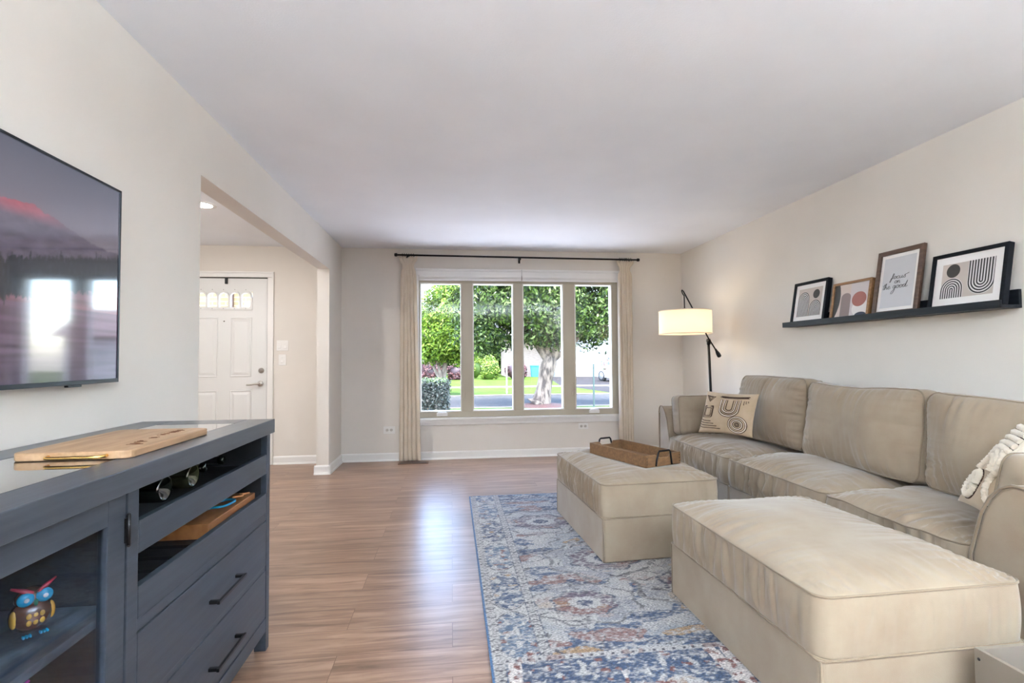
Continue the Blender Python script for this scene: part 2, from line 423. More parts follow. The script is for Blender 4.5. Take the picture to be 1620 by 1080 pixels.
# switches and outlets
plate_m = mat('white_plastic', lin(236, 234, 230), .35)
slot_m = mat('outlet_slots', (.05, .05, .05), .5)
def plate(name, label, cat, x0, x1, z0, z1, y=D, rockers=0, outlet=False):
    t = thing(name, label, cat, ((x0+x1)/2, y, z0))
    MB().box(x0, x1, y-.007, y-.0005, z0, z1).build('cover_plate', plate_m, t, .002)
    w_ = (x1-x0)/max(rockers, 1)
    for i in range(rockers):
        cx = x0+w_*(i+.5); hw = .0155; zc = (z0+z1)/2; 
        m = MB(); m.prism([(y-.007, zc-.032), (y-.013, zc-.03), (y-.0085, zc+.001), (y-.010, zc+.03), (y-.007, zc+.032)], cx-hw, cx+hw, 'x')
        m.build('rocker', plate_m, t)
    if outlet:
        cz = (z0+z1)/2
        for s in (-.024, .024):
            cx = (x0+x1)/2+s
            r = MB().lathe([(0, -.010), (.016, -.010), (.017, -.006)], (cx, y, cz), 16, 0, 'y').build('receptacle', mat('receptacle_grey', lin(205, 200, 192), .4) if 'receptacle_grey' not in bpy.data.materials else bpy.data.materials['receptacle_grey'], t)
            q = MB(); q.box(cx-.007, cx-.003, y-.0108, y-.009, cz-.008, cz-.006).box(cx-.007, cx+.001, y-.0108, y-.009, cz+.005, cz+.007).box(cx+.005, cx+.009, y-.0108, y-.009, cz-.003, cz+.003)
            q.build('slots', slot_m, r)
    return t
plate('light_switch', 'white double rocker switch beside the front door, upper plate', 'light switch', -1.945, -1.82, 1.262, 1.38, rockers=2)
plate('light_switch', 'white single rocker switch below the double one by the door', 'light switch', -1.923, -1.845, 1.10, 1.222, rockers=1)
plate('wall_outlet', 'white outlet on the far wall just left of the left curtain', 'outlet', -.775, -.645, .308, .392, outlet=True)
plate('wall_outlet', 'white outlet under the window sill near the right curtain', 'outlet', 1.505, 1.622, .306, .378, outlet=True)
# floor register
t = thing('floor_register', 'brown metal floor vent under the left curtain', 'vent', (-.42, 5.74, 0))
MB().box(-.59, -.26, 5.69, 5.80, .0005, .006).build('vent_frame', mat('vent_brown', lin(120, 92, 76), .5), t, .001)
m = MB()
for k in range(16): m.box(-.565+k*.018, -.555+k*.018, 5.705, 5.785, .006, .0075)
m.build('vent_louver', slot_m, t)

# recessed hall light
t = thing('recessed_light', 'bright round recessed light in the hall ceiling', 'ceiling light', (-2.03, 4.38, H))
MB().lathe([(.075, -.004), (.10, -.006), (.104, -.0005)], (-2.03, 4.38, H), 32).build('trim_ring', white_m, t)
em = mat('lit_lens', (1, 1, 1, 1), .5, Emission_Color=(1, .98, .95, 1), Emission_Strength=12.)
MB().disc((-2.03, 4.38, H-.003), .077, seg=32).build('light_lens', em, t)
lamp('hall_light', 'AREA', (-2.03, 4.38, H-.012), 5, (1, .97, .95), .15, aim=(0, 0, -1))

hx, hy = -3.3, 3.3  # unseen globe added to light the sofa and right wall through the opening
t = thing('fill_globe', 'added opal globe, unseen fill light in the entry hall', 'fill light', (hx, hy, H))
MB().lathe([(0, 0), (.06, 0), (.06, -.02), (0, -.025)], (hx, hy, H)).build('canopy', black_m, t)
MB().tube([(hx, hy, H-.02), (hx, hy, 2.09)], .005, 8).build('stem', black_m, t)
MB().lathe([(.0001, -.20), (.10, -.173), (.173, -.10), (.20, 0), (.173, .10), (.10, .173), (.0001, .20)], (hx, hy, 1.90), 32).build('globe', mat('fill_globe_glass', (1, 1, 1, 1), .3, Emission_Color=(1, .97, .93, 1), Emission_Strength=12), t)
# added fill lights behind the camera: bowls aimed up, bounced off the ceiling
for i, (x, y) in enumerate(((-.55, -1.1), (2.1, -1.1), (.8, -2.0))):
    t = thing('fill_bowl', ['added white bowl fill light behind the camera, left of three', 'added white bowl fill light behind the camera, right of three', 'added white bowl fill light nearest the back wall'][i], 'fill light', (x, y, H))
    MB().lathe([(0, 0), (.06, 0), (.06, -.02), (0, -.025)], (x, y, H)).build('canopy', black_m, t)
    MB().tube([(x, y, H-.02), (x, y, 1.75)], .005, 8).build('stem', black_m, t)
    MB().lathe([(.0001, -.16), (.10, -.15), (.20, -.10), (.26, 0), (.27, .02), (.26, .02), (.245, .0), (.19, -.085), (.0001, -.135)], (x, y, 1.80), 40).build('bowl_shade', white_m, t)
    MB().disc((x, y, 1.775), .15, seg=24).build('light_lens', em, t)
    lamp('fill_bowl_light', 'AREA', (x, y, 1.79), FILL_BOWL, (.78, .90, 1.0), .3, aim=(0, 0, 1))

# ------------------------------------------------------------------ curtains and rod
cloth_m = fabric('cream_linen', lin(222, 208, 188), lin(230, 218, 201))
n, l, b = nodes(cloth_m)
tr = n.new('ShaderNodeBsdfTranslucent'); tr.inputs[0].default_value = lin(226, 214, 196)
ms = n.new('ShaderNodeMixShader'); ms.inputs[0].default_value = .25
l.new(b.outputs[0], ms.inputs[1]); l.new(tr.outputs[0], ms.inputs[2]); l.new(ms.outputs[0], n['Material Output'].inputs[0])
YR = D-.11
ROD0, ROD1, RZ = -.625, 2.235, 2.337
t = thing('curtain_rod', 'thin black curtain rod across the top of the window', 'curtain rod', (.8, YR, RZ))
MB().tube([(ROD0, YR, RZ+.008), (ROD1, YR, RZ-.006)], .0105, 12).build('rod', black_m, t)
for x, z in ((ROD0, RZ+.008), (ROD1, RZ-.006)):
    MB().lathe([(0, -.016), (.013, -.016), (.019, -.01), (.019, .012), (.013, .018), (0, .018)], (x, YR, z), 16, 0, 'x').build('finial', black_m, t)
for x in (-.50, .805, 2.12):
    MB().box(x-.007, x+.007, YR-.004, D-.002, RZ-.018, RZ-.008).box(x-.012, x+.012, D-.008, D-.001, RZ-.05, RZ+.03).tube([(x, YR-.012, RZ-.03), (x, YR-.012, RZ-.008)], .005, 6).build('bracket', black_m, t)
def curtain(x0t, x1t, x0b, x1b, nf, seed, label):
    t = thing('curtain', label, 'curtain', ((x0b+x1b)/2, YR, .012))
    rnd = random.Random(seed); ph = [rnd.uniform(-.5, .5) for _ in range(nf+2)]
    NX, NZ = nf*14, 56; z1, z0 = RZ-.012, .016
    v = []
    for j in range(NZ+1):
        s = j/NZ; z = z1+(z0-z1)*s
        a = x0t+(x0b-x0t)*s**.7; c = x1t+(x1b-x1t)*s**.7
        gather = exp(-((z-(z1-.10))/.05)**2)
        for i in range(NX+1):
            u = i/NX; q = u*nf; k = int(q)
            p = ph[min(k, nf)]*(1-(q-k))+ph[min(k+1, nf+1)]*(q-k)
            x = a+(c-a)*u + .012*sin(2*pi*q*1.0+1.7+p)
            amp = (.030+.012*noise.noise(Vector((q*.7, seed, 1))))*(1-.5*gather)*(.7+.3*s)
            y = YR+.018 + amp*sin(2*pi*q+p*1.6+.3*sin(3*s+seed)) + .006*noise.noise(Vector((q*3, s*4, seed)))
            if s < .06: y = YR+.006+(y-YR-.006)*(.45+.55*s/.06)
            zz = z
            if j == 0: zz = z1+.022*abs(sin(pi*q*1.5))-.012
            x += (u-.5)*.05*(1 if s < .02 else max(0, 1-s/.05)) - (u-.5)*.06*gather
            v.append((x, y, zz))
    W = NX+1
    f = [(j*W+i, j*W+i+1, (j+1)*W+i+1, (j+1)*W+i) for j in range(NZ) for i in range(NX)]
    MB().add(v, f, 0, True).build('curtain_panel', cloth_m, t, solid=.003, flip=False)
    m = MB(); n_ = nf+1
    for i in range(n_):
        x = x0t+(x1t-x0t)*(i+.5)/n_; zr = RZ+.008-(x-ROD0)*.0049
        m.tube([(x+.001*k, YR+.019*cos(2*pi*k/14), zr+.019*sin(2*pi*k/14)) for k in range(14)], .0025, 6, closed=True)
    m.build('curtain_rings', black_m, t)
curtain(-.57, -.42, -.60, -.36, 5, 3, 'cream linen curtain hanging left of the window')
curtain(1.99, 2.15, 1.985, 2.135, 5, 8, 'cream linen curtain hanging right of the window')

# ------------------------------------------------------------------ soft furniture
def n1(x, y=0, z=0): return noise.noise(Vector((x, y, z)))
def cushion(a, b, h, crown=.04, rc=.05, res=.014, seed=0, wt=.006, ws=.006, lump=.008, bulge=.012, bot_crown=0, knife=0, es=(.35, 1, .35, .3)):
    """box cushion, x in [-a,a], y in [-b,b], z in [0,h]; returns (MB, seam loops)"""
    nx, ny, nz = max(4, int(2*a/res)), max(4, int(2*b/res)), max(3, int(h/res))
    idx = {}; vs = []
    def rnd_corner(x, y):
        dx, dy = abs(x)-(a-rc), abs(y)-(b-rc)
        if dx > 0 and dy > 0:
            r = sqrt(dx*dx+dy*dy); m_ = max(dx, dy); k = m_/r if r > 0 else 1
            x = math.copysign(a-rc+dx*k, x); y = math.copysign(b-rc+dy*k, y)
        return x, y
    def mask(t, e): return .35+.65*max(0, min(1, .5+1.6*n1(t*2.2+seed*3.1, e*7.7+seed)))
    def pl(t, q, e): # ridged pleats
        v_ = n1(t*30+seed*5.3+1.5*n1(t*6, e, seed), q*3+e*9.1, seed)
        v2 = n1(t*55+seed*2.1, q*5+e*3.7, seed+4)
        return (1-2*abs(v_)*1.6)*.8+.35*v2-.3
    def pos(i, j, k):
        x, y, z = -a+2*a*i/nx, -b+2*b*j/ny, h*k/nz
        X, Y = rnd_corner(x, y)
        if k in (0, nz) and 0 < i < nx and 0 < j < ny:
            u, v_ = abs(x)/a, abs(y)/b
            e = (1-u**3.2)*(1-v_**3.2); e = max(0, e)**.75
            c = crown if k == nz else bot_crown
            dz = c*e
            if k == nz or bot_crown:
                dz += lump*n1(x*3.1+seed, y*3.1, seed)*e*1.6
                for d, t, ed in ((a-x, y, 0), (a+x, y, 1), (b-y, x, 2), (b+y, x, 3)):
                    if d < .3:
                        L = .085*(.6+.8*mask(t*1.7, ed+5))
                        dz += wt*pl(t, d, ed)*exp(-d/L)*min(1, d/.03)*mask(t, ed)
            Z = h+dz if k == nz else -dz
            return (X, Y, Z)
        if 0 < k < nz:
            s = k/nz; g = sin(pi*s)
            if abs(x) >= a-1e-6: nn = Vector((math.copysign(1, x), 0)); t = y; ed = 1 if x < 0 else 0
            else: nn = Vector((0, math.copysign(1, y))); t = x; ed = 3 if y < 0 else 2
            o = bulge*g + ws*es[ed]*pl(t, s*.25, ed)*g**.6*mask(t, ed)*max(0, min(1, ((b if ed < 2 else a)-abs(t))/.16)) - knife*0
            dx, dy = abs(x)-(a-rc), abs(y)-(b-rc)
            if dx > 0 and dy > 0:
                r = Vector((math.copysign(dx, x), math.copysign(dy, y))).normalized(); nn = r
            return (X+nn.x*o, Y+nn.y*o, z)
        return (X, Y, z)
    def vid(i, j, k):
        if (i, j, k) not in idx: idx[(i, j, k)] = len(vs); vs.append(pos(i, j, k))
        return idx[(i, j, k)]
    fs = []
    for i in range(nx):
        for j in range(ny):
            fs.append((vid(i, j, nz), vid(i+1, j, nz), vid(i+1, j+1, nz), vid(i, j+1, nz)))
            fs.append((vid(i, j, 0), vid(i, j+1, 0), vid(i+1, j+1, 0), vid(i+1, j, 0)))
    for k in range(nz):
        for i in range(nx):
            fs.append((vid(i, 0, k), vid(i+1, 0, k), vid(i+1, 0, k+1), vid(i, 0, k+1)))
            fs.append((vid(i, ny, k), vid(i, ny, k+1), vid(i+1, ny, k+1), vid(i+1, ny, k)))
        for j in range(ny):
            fs.append((vid(0, j, k), vid(0, j, k+1), vid(0, j+1, k+1), vid(0, j+1, k)))
            fs.append((vid(nx, j, k), vid(nx, j+1, k), vid(nx, j+1, k+1), vid(nx, j, k+1)))
    loops = []
    for zz in (0, h):
        L = []
        for i in range(0, nx): L.append(rnd_corner(-a+2*a*i/nx, -b))
        for j in range(0, ny): L.append(rnd_corner(a, -b+2*b*j/ny))
        for i in range(nx, 0, -1): L.append(rnd_corner(-a+2*a*i/nx, b))
        for j in range(ny, 0, -1): L.append(rnd_corner(-a, -b+2*b*j/ny))
        loops.append([(x, y, zz) for x, y in L])
    return vs, fs, loops
def put_cushion(name, parent, mx, *args, pipe=.0045, warp=None, **kw):
    vs, fs, loops = cushion(*args, **kw)
    g = (lambda p: warp(Vector(p))) if warp else (lambda p: Vector(p))
    m = MB(); m.add([mx @ g(p) for p in vs], fs, 0, True)
    o = m.build(name, sofa_m, parent, flip=False)
    p = MB()
    for L in loops: p.tube([mx @ g(q) for q in L], pipe, 6, closed=True)
    p.build('piping', pipe_m, o)
    return o
def rbox(a, b, z0, z1, rc=.02, n=4):
    """rounded-rectangle outline"""
    P = []
    for cx, cy, a0 in ((a-rc, -b+rc, -pi/2), (a-rc, b-rc, 0), (-a+rc, b-rc, pi/2), (-a+rc, -b+rc, pi)):
        for k in range(n+1): P.append((cx+rc*cos(a0+pi/2*k/n), cy+rc*sin(a0+pi/2*k/n)))
    return P

FZ = .012  # rug top
def ottoman(loc, rot, seed, label, warp=None):
    t = thing('ottoman', label, 'ottoman', (loc[0], loc[1], FZ), rot, group=None)
    mx = wm(t); a, b = .36, .495
    m = MB(); P = rbox(a, b, 0, 0, .018)
    m.prism(P, .002, .245, 'z', 0, False, mx)
    base = m.build('base', sofa_m, t, .006)
    s = MB()
    for (x, y) in ((-a, -b), (a, -b), (a, b), (-a, b)):
        s.tube([mx @ Vector((x*.993, y*.995, .004)), mx @ Vector((x*.993, y*.995, .243))], .003, 5)
    s.tube([mx @ Vector((p[0], p[1], .243)) for p in P], .004, 6, closed=True)
    s.build('piping', pipe_m, base)
    put_cushion('cushion', t, mx @ Matrix.Translation((0, 0, .246)), a+.002, b+.002, .185, crown=.055, rc=.05, seed=seed, wt=.019, ws=.034, res=.0092, bulge=.006, lump=.014, warp=warp)
    return t
th = radians(3.3)
def ctr(nl, th): # from near-left base corner
    return (nl[0]+.36*cos(th)-.495*sin(th), nl[1]+.36*sin(th)+.495*cos(th))
oc = ctr((.84, 2.777), th)
TA, TB, TC = Vector((.974, 3.523)), Vector((1.180, 2.992)), Vector((1.443, 3.115))
def dent(p, oc=oc, th=th):
    w_ = Vector((oc[0]+p.x*cos(th)-p.y*sin(th), oc[1]+p.x*sin(th)+p.y*cos(th)))-TA
    ex_ = (TB-TA).normalized(); a_ = w_.dot(ex_); b_ = w_.dot(Vector((-ex_.y, ex_.x)))
    d_ = max(-a_, a_-.57, -b_, b_-.29, 0)
    lim = .484-.004-FZ-.246+min(1, d_/.10)**1.5*.03
    if p.z > .18: p.z = min(p.z, lim)
    return p
ottoman(oc, th, 2.3, 'beige storage ottoman further from the camera, carrying the wooden tray', dent)
th = radians(1.0)
ottoman(ctr((1.082, 1.405), th), th, 7.9, 'large beige ottoman nearest the camera, nothing on top')

sofa = thing('sectional_sofa', 'long beige microfibre sectional sofa along the right wall', 'sofa', (2.4, 3.0, FZ))
FX = 1.94; YS = [1.70, 2.46, 3.39, 4.36]
for i in range(3):
    m = MB(); m.box(FX, 2.74, YS[i]+.004, YS[i+1]-.004, FZ+.002, .256)
    o = m.build('seat_base', sofa_m, sofa, .008)
    p = MB(); 
    for y in (YS[i]+.006, YS[i+1]-.006): p.tube([(FX-.001, y, FZ+.01), (FX-.001, y, .252)], .003, 5)
    p.tube([(FX-.001, YS[i]+.006, .252), (FX-.001, YS[i+1]-.006, .252)], .0035, 5)
    p.build('piping', pipe_m, o)
for i in range(3):
    y0, y1 = YS[i]+.006, YS[i+1]-.006
    sag = (.03, .0, .0)[i]
    def wp(p, s=sag, i=i):
        if i == 0 and p.z > .1: p.z -= .02*exp(-((p.x+.1)/.22)**2-((p.y+.05)/.2)**2); p.z += .012*n1(p.x*6, p.y*7, 3)
        return p
    put_cushion('seat_cushion', sofa, Matrix.Translation(((FX-.01+2.62)/2, (y0+y1)/2, .258)), (2.62-FX+.01)/2, (y1-y0)/2, .182,
                crown=.062, rc=.045, seed=11+i*4.7, wt=.030, ws=.032, res=.0100, bulge=.012, lump=.02, warp=wp)
# back frame
m = MB(); m.prism([(2.60, .24), (2.78, .24), (2.80, .74), (2.79, .76), (2.66, .76), (2.64, .74)], 1.52, 4.52, 'y')
m.build('back_frame', sofa_m, sofa, .015)
# arms: profile in (y,z)
def arm(yin, yout, d):
    # d=+1: outer side towards +y
    s = 1 if yout > yin else -1
    w_ = abs(yout-yin)
    prof = [(yin, FZ+.003), (yin, .42), (yin+s*.022, .50), (yin+s*.045, .585), (yin+s*.075, .645), (yin+s*.112, .688), (yin+s*.15, .708), (yin+s*.185, .708), (yin+s*.208, .69), (yin+s*.22, .65), (yin+s*.22, FZ+.003)]
    m = MB(); m.prism(prof, FX-.006, 2.80, 'x', 0, False)
    o = m.build('arm', sofa_m, sofa, .012)
    p = MB(); pr = [(FX-.009, y+(0 if 1 else 0), z) for y, z in prof]
    p.tube(pr, .0055, 6)
    p.tube([(FX-.009, prof[-1][0]-s*.012, FZ+.02), (FX-.009, prof[-1][0]-s*.012, .64)], .003, 5)
    p.build('piping', pipe_m, o)
arm(4.335, 4.54, 1)
arm(1.70, 1.48, -1)
# arm cushions: flat box cushion leaning on the arm (local x along X, local y up, local z thickness)
def upright(cx, cy, cz, ex, ey, ez): # basis columns
    M_ = Matrix((Vector(ex).normalized(), Vector(ey).normalized(), Vector(ez).normalized())).transposed().to_4x4(); M_.translation = (cx, cy, cz); return M_
put_cushion('arm_cushion', sofa, upright(2.29, 4.365, .638, (1, 0, 0), (0, .10, 1), (0, -1, .10)), .31, .165, .13, crown=.035, rc=.03, seed=31, wt=.005, ws=.012, bot_crown=.02, bulge=.01)
put_cushion('arm_cushion', sofa, upright(2.33, 1.555, .615, (1, 0, 0), (0, -.25, 1), (0, 1, .25)), .335, .165, .11, crown=.03, rc=.04, seed=37, wt=.005, ws=.008, bot_crown=.02, bulge=.01)
# back cushions (local x -> -Y, y -> up leaning back, z -> towards the room)
for i, (yc, hw, zc, hh, sd, xx) in enumerate(((1.915, .405, .718, .24, 41, 2.545), (2.762, .425, .725, .243, 47, 2.535), (3.612, .405, .74, .245, 53, 2.545))):
    def wb(p, sd=sd):
        if p.y > 0: p.y -= .020*(1-abs(p.x)/.42)**1*(p.y/.25)**2*(1 if sd != 53 else -.2)
        p.z += .03*n1(p.x*2.2, p.y*3, sd)
        p.y += .012*n1(p.x*3, sd, 2)*(p.y/.25)
        p.x *= 1+.02*n1(p.y*6, sd, 5)
        return p
    put_cushion('back_cushion', sofa, upright(xx, yc, zc, (0, -1, 0), (.13, 0, 1), (-1, 0, .13)), hw, hh, .135, crown=.075, rc=.06, seed=sd, wt=.022, ws=.014, res=.0105, bot_crown=.02, bulge=.01, lump=.022, warp=wb, pipe=.005)

# ------------------------------------------------------------------ throw pillows
pil_m = fabric('natural_cotton', lin(178, 156, 128), lin(192, 170, 144))
tuft_d = mat('brown_tuft', lin(66, 44, 30), .95); tuft_l = fabric('cream_tuft', lin(226, 212, 192), lin(238, 228, 212))
def pillow(name, label, BL, BR, TL, TR, th_, strokes, k_=.97, seed=0):
    BL, BR, TL, TR = [Vector((0, 0, CAMZ)).lerp(Vector(q), k_) for q in (BL, BR, TL, TR)]
    t = thing(name, label, 'pillow', tuple((BL+BR)/2))
    N = 44
    nn = ((BR-BL).cross(TL-BL)).normalized()
    def P(u, v, side):
        uu, vv = 2*u-1, 2*v-1
        # pinched sides
        cu = .5+.5*uu*(1-.07*(1-vv*vv)); cv = .5+.5*vv*(1-.07*(1-uu*uu))
        p = BL.lerp(BR, cu).lerp(TL.lerp(TR, cu), cv)
        e = (max(0, 1-uu*uu)*max(0, 1-vv*vv))**.42
        wr = .004*n1(u*9+seed, v*9, side)*e
        return p + nn*(side*th_*e + wr)
    vs = []; fs = []
    for side in (1, -1):
        k = len(vs)
        for j in range(N+1):
            for i in range(N+1): vs.append(P(i/N, j/N, side))
        for j in range(N):
            for i in range(N):
                q = (k+j*(N+1)+i, k+j*(N+1)+i+1, k+(j+1)*(N+1)+i+1, k+(j+1)*(N+1)+i)
                fs.append(q if side > 0 else q[::-1])
    body = MB().add(vs, fs, 0, True).build('pillow_cover', pil_m, t, flip=False)
    for mi, rr, pts, w_ in strokes:
        pass
    for nm, mi in (('dark_stitching', 0), ('cream_tufting', 1)):
        m = MB(); k = 0
        for (mt, rr, pts, n_) in strokes:
            if mt != mi: continue
            sp = smooth_path([(a, c, 0) for a, c in pts], n_) if n_ > 1 else [Vector((a, c, 0)) for a, c in pts]
            path = [P(q.x, q.y, 1)+nn*(rr*.4) for q in sp]
            if mi == 1 and rr > .006:
                path2 = []; rs = []
                for i in range(len(path)-1):
                    for s in range(5):
                        path2.append(path[i].lerp(path[i+1], s/5)); rs.append(rr*(.8+.45*random.Random(len(rs)*7+k).random()))
                m.tube(path2, rs, 7)
            else: m.tube(path, rr, 5)
            k += 1
        if m.v: m.build(nm, (tuft_d, tuft_l)[mi], body, flip=False)
    return t, P, nn
def circ(cx, cy, r, n_=16, ry=None): return [(cx+r*cos(2*pi*k/n_), cy+(ry or r)*sin(2*pi*k/n_)) for k in range(n_+1)]
def U(cx, top, w_, bot, ry): return [(cx-w_, top)]+[(cx-w_*cos(pi*k/8), bot-ry*sin(pi*k/8)) for k in range(9)]+[(cx+w_, top)]
S = []
for k, wd in enumerate((.19, .165, .125, .10, .06)):
    S.append((0, .0033, U(.585, .82-.004*k, wd, .56+.012*k, .17-.028*k), 2))
S += [(0, .0033, [(.38, .90), (.60, .885), (.90, .90)], 3), (0, .002, [(.40, .865), (.6, .85), (.90, .865)], 3), (0, .003, [(.36, .88), (.6, .87), (.88, .88)], 3)]
for (cx, cy, rs) in ((.77, .225, (.165, .14, .10, .075, .04, .02)),):
    for r in rs: S.append((0, .0033, circ(cx, cy, r, 16, r*1.15), 2))
for i in (0, .03): S.append((0, .0033, [(.06+i, .62-i*1.2), (.25-i, .62-i*1.2), (.25-i, .36+i*1.2), (.06+i, .36+i*1.2), (.06+i, .62-i*1.2)], 1))
S += [(0, .0033, [(.06, .89), (.26, .87), (.15, .75), (.06, .89)], 1), (0, .0033, [(.10, .87), (.21, .855), (.15, .79), (.10, .87)], 1), (0, .003, [(.06, .635), (.26, .635)], 1), (0, .003, [(.262, .63), (.262, .37)], 1)]
for k in range(4): S.append((0, .0028, [(.03, .31-.055*k), (.12, .275-.055*k), (.25+.07*k, .262-.057*k)], 3))
for k in range(3): S.append((0, .0025, [(.83+.035*k, .80), (.835+.035*k, .70+.03*k)], 1))
S += [(1, .004, U(.585, .81, .178, .565, .157), 2), (1, .004, U(.585, .81, .113, .585, .09), 2), (1, .004, circ(.77, .225, .152, 16, .175), 2), (1, .004, circ(.77, .225, .088, 16, .10), 2)]
pillow('throw_pillow', 'tan throw pillow with dark brown line arches, squares and circles at the far sofa end',
       (2.10, 4.13, .515), (2.30, 3.66, .535), (2.20, 4.15, .865), (2.385, 3.69, .868), .055, S)
rnd = random.Random(5)
S2 = []
for k, rr in enumerate((.30, .235, .17)): S2.append((1, .012, [(.02, .5+.0*k), ] and [(.30-rr*1.0*cos(pi*j/10), .36+rr*sin(pi*j/10)*.9) for j in range(11)], 2))
S2 += [(1, .013, circ(.26, .20, .12), 2), (1, .011, circ(.26, .20, .055), 2), (0, .003, circ(.26, .20, .155), 2), (0, .003, circ(.26, .20, .088), 2)]
for k in range(5): S2.append((1, .012, [(.05+.0*k, .60+.065*k), (.35, .62+.06*k), (.62, .60+.065*k)], 3)); S2.append((0, .0035, [(.05, .632+.065*k), (.35, .65+.06*k), (.62, .632+.065*k)], 3))
for k in range(6): S2.append((1, .011, [(.68+.045*k, .55), (.69+.045*k, .92)], 2))
S2 += [(1, .012, circ(.74, .28, .16), 2), (0, .0035, circ(.74, .28, .20), 2)]
pillow('throw_pillow', 'cream throw pillow with shaggy tufted relief behind the near sofa arm',
       (2.24, 2.02, .515), (2.06, 1.69, .50), (2.43, 1.84, .90), (2.25, 1.58, .90), .055, S2, k_=.955, seed=4)

# ------------------------------------------------------------------ tray
tray_w = wood('honey_wood', lin(104, 76, 50), lin(134, 100, 66), .55, (14, 60, 60), bump=.2)
A = Vector((.974, 3.523, 0)); Bv = Vector((1.180, 2.992, 0)); C = Vector((1.443, 3.115, 0))
ex = (Bv-A).normalized(); ey = Vector((-ex.y, ex.x, 0)); L_, W_ = .57, .29
t = thing('serving_tray', 'rustic wooden tray with black iron handles on the far ottoman', 'tray', (0, 0, 0)); 
cz = .484; t.location = tuple((A+ex*L_/2+ey*W_/2)[:2])+(cz,)
mt = Matrix((ex, ey, Vector((0, 0, 1)))).transposed().to_4x4(); mt.translation = (A.x, A.y, cz)
m = MB(); th_ = .012; hz = .074
m.box(th_, L_-th_, th_, W_-th_, .002, .012, 0, mt)
m.build('tray_bottom', tray_w, t, .002)
for y in (0, W_-th_): MB().box(0, L_, y, y+th_, 0, hz, 0, mt).build('tray_side', tray_w, t, .002)
for x in (0, L_-th_):
    prof = [(th_, 0), (W_-th_, 0), (W_-th_, hz), (W_*.72, hz), (W_*.66, hz-.022), (W_*.34, hz-.022), (W_*.28, hz), (th_, hz)]
    MB().prism(prof, x, x+th_, 'x', 0, False, mt).build('tray_end', tray_w, t, .0015)
for x, s in ((-.004, -1), (L_+.004, 1)):
    pth = [(x, W_*.27, .004), (x, W_*.29, .04), (x+s*.004, W_*.33, hz+.012), (x+s*.002, W_*.36, hz+.020), (x+s*.002, W_*.64, hz+.020), (x+s*.004, W_*.67, hz+.012), (x, W_*.71, .04), (x, W_*.73, .004)]
    MB().tube([mt @ Vector(p) for p in pth], .0062, 8).build('tray_handle', iron_m, t)
for z in (.018, .037, .056):
    for y in (.009, W_-.009): MB().lathe([(0, .0015), (.003, .001), (.003, -.001)], (L_, y, z), 8, 0, 'x', mx=mt).build('nail_head', iron_m, t)

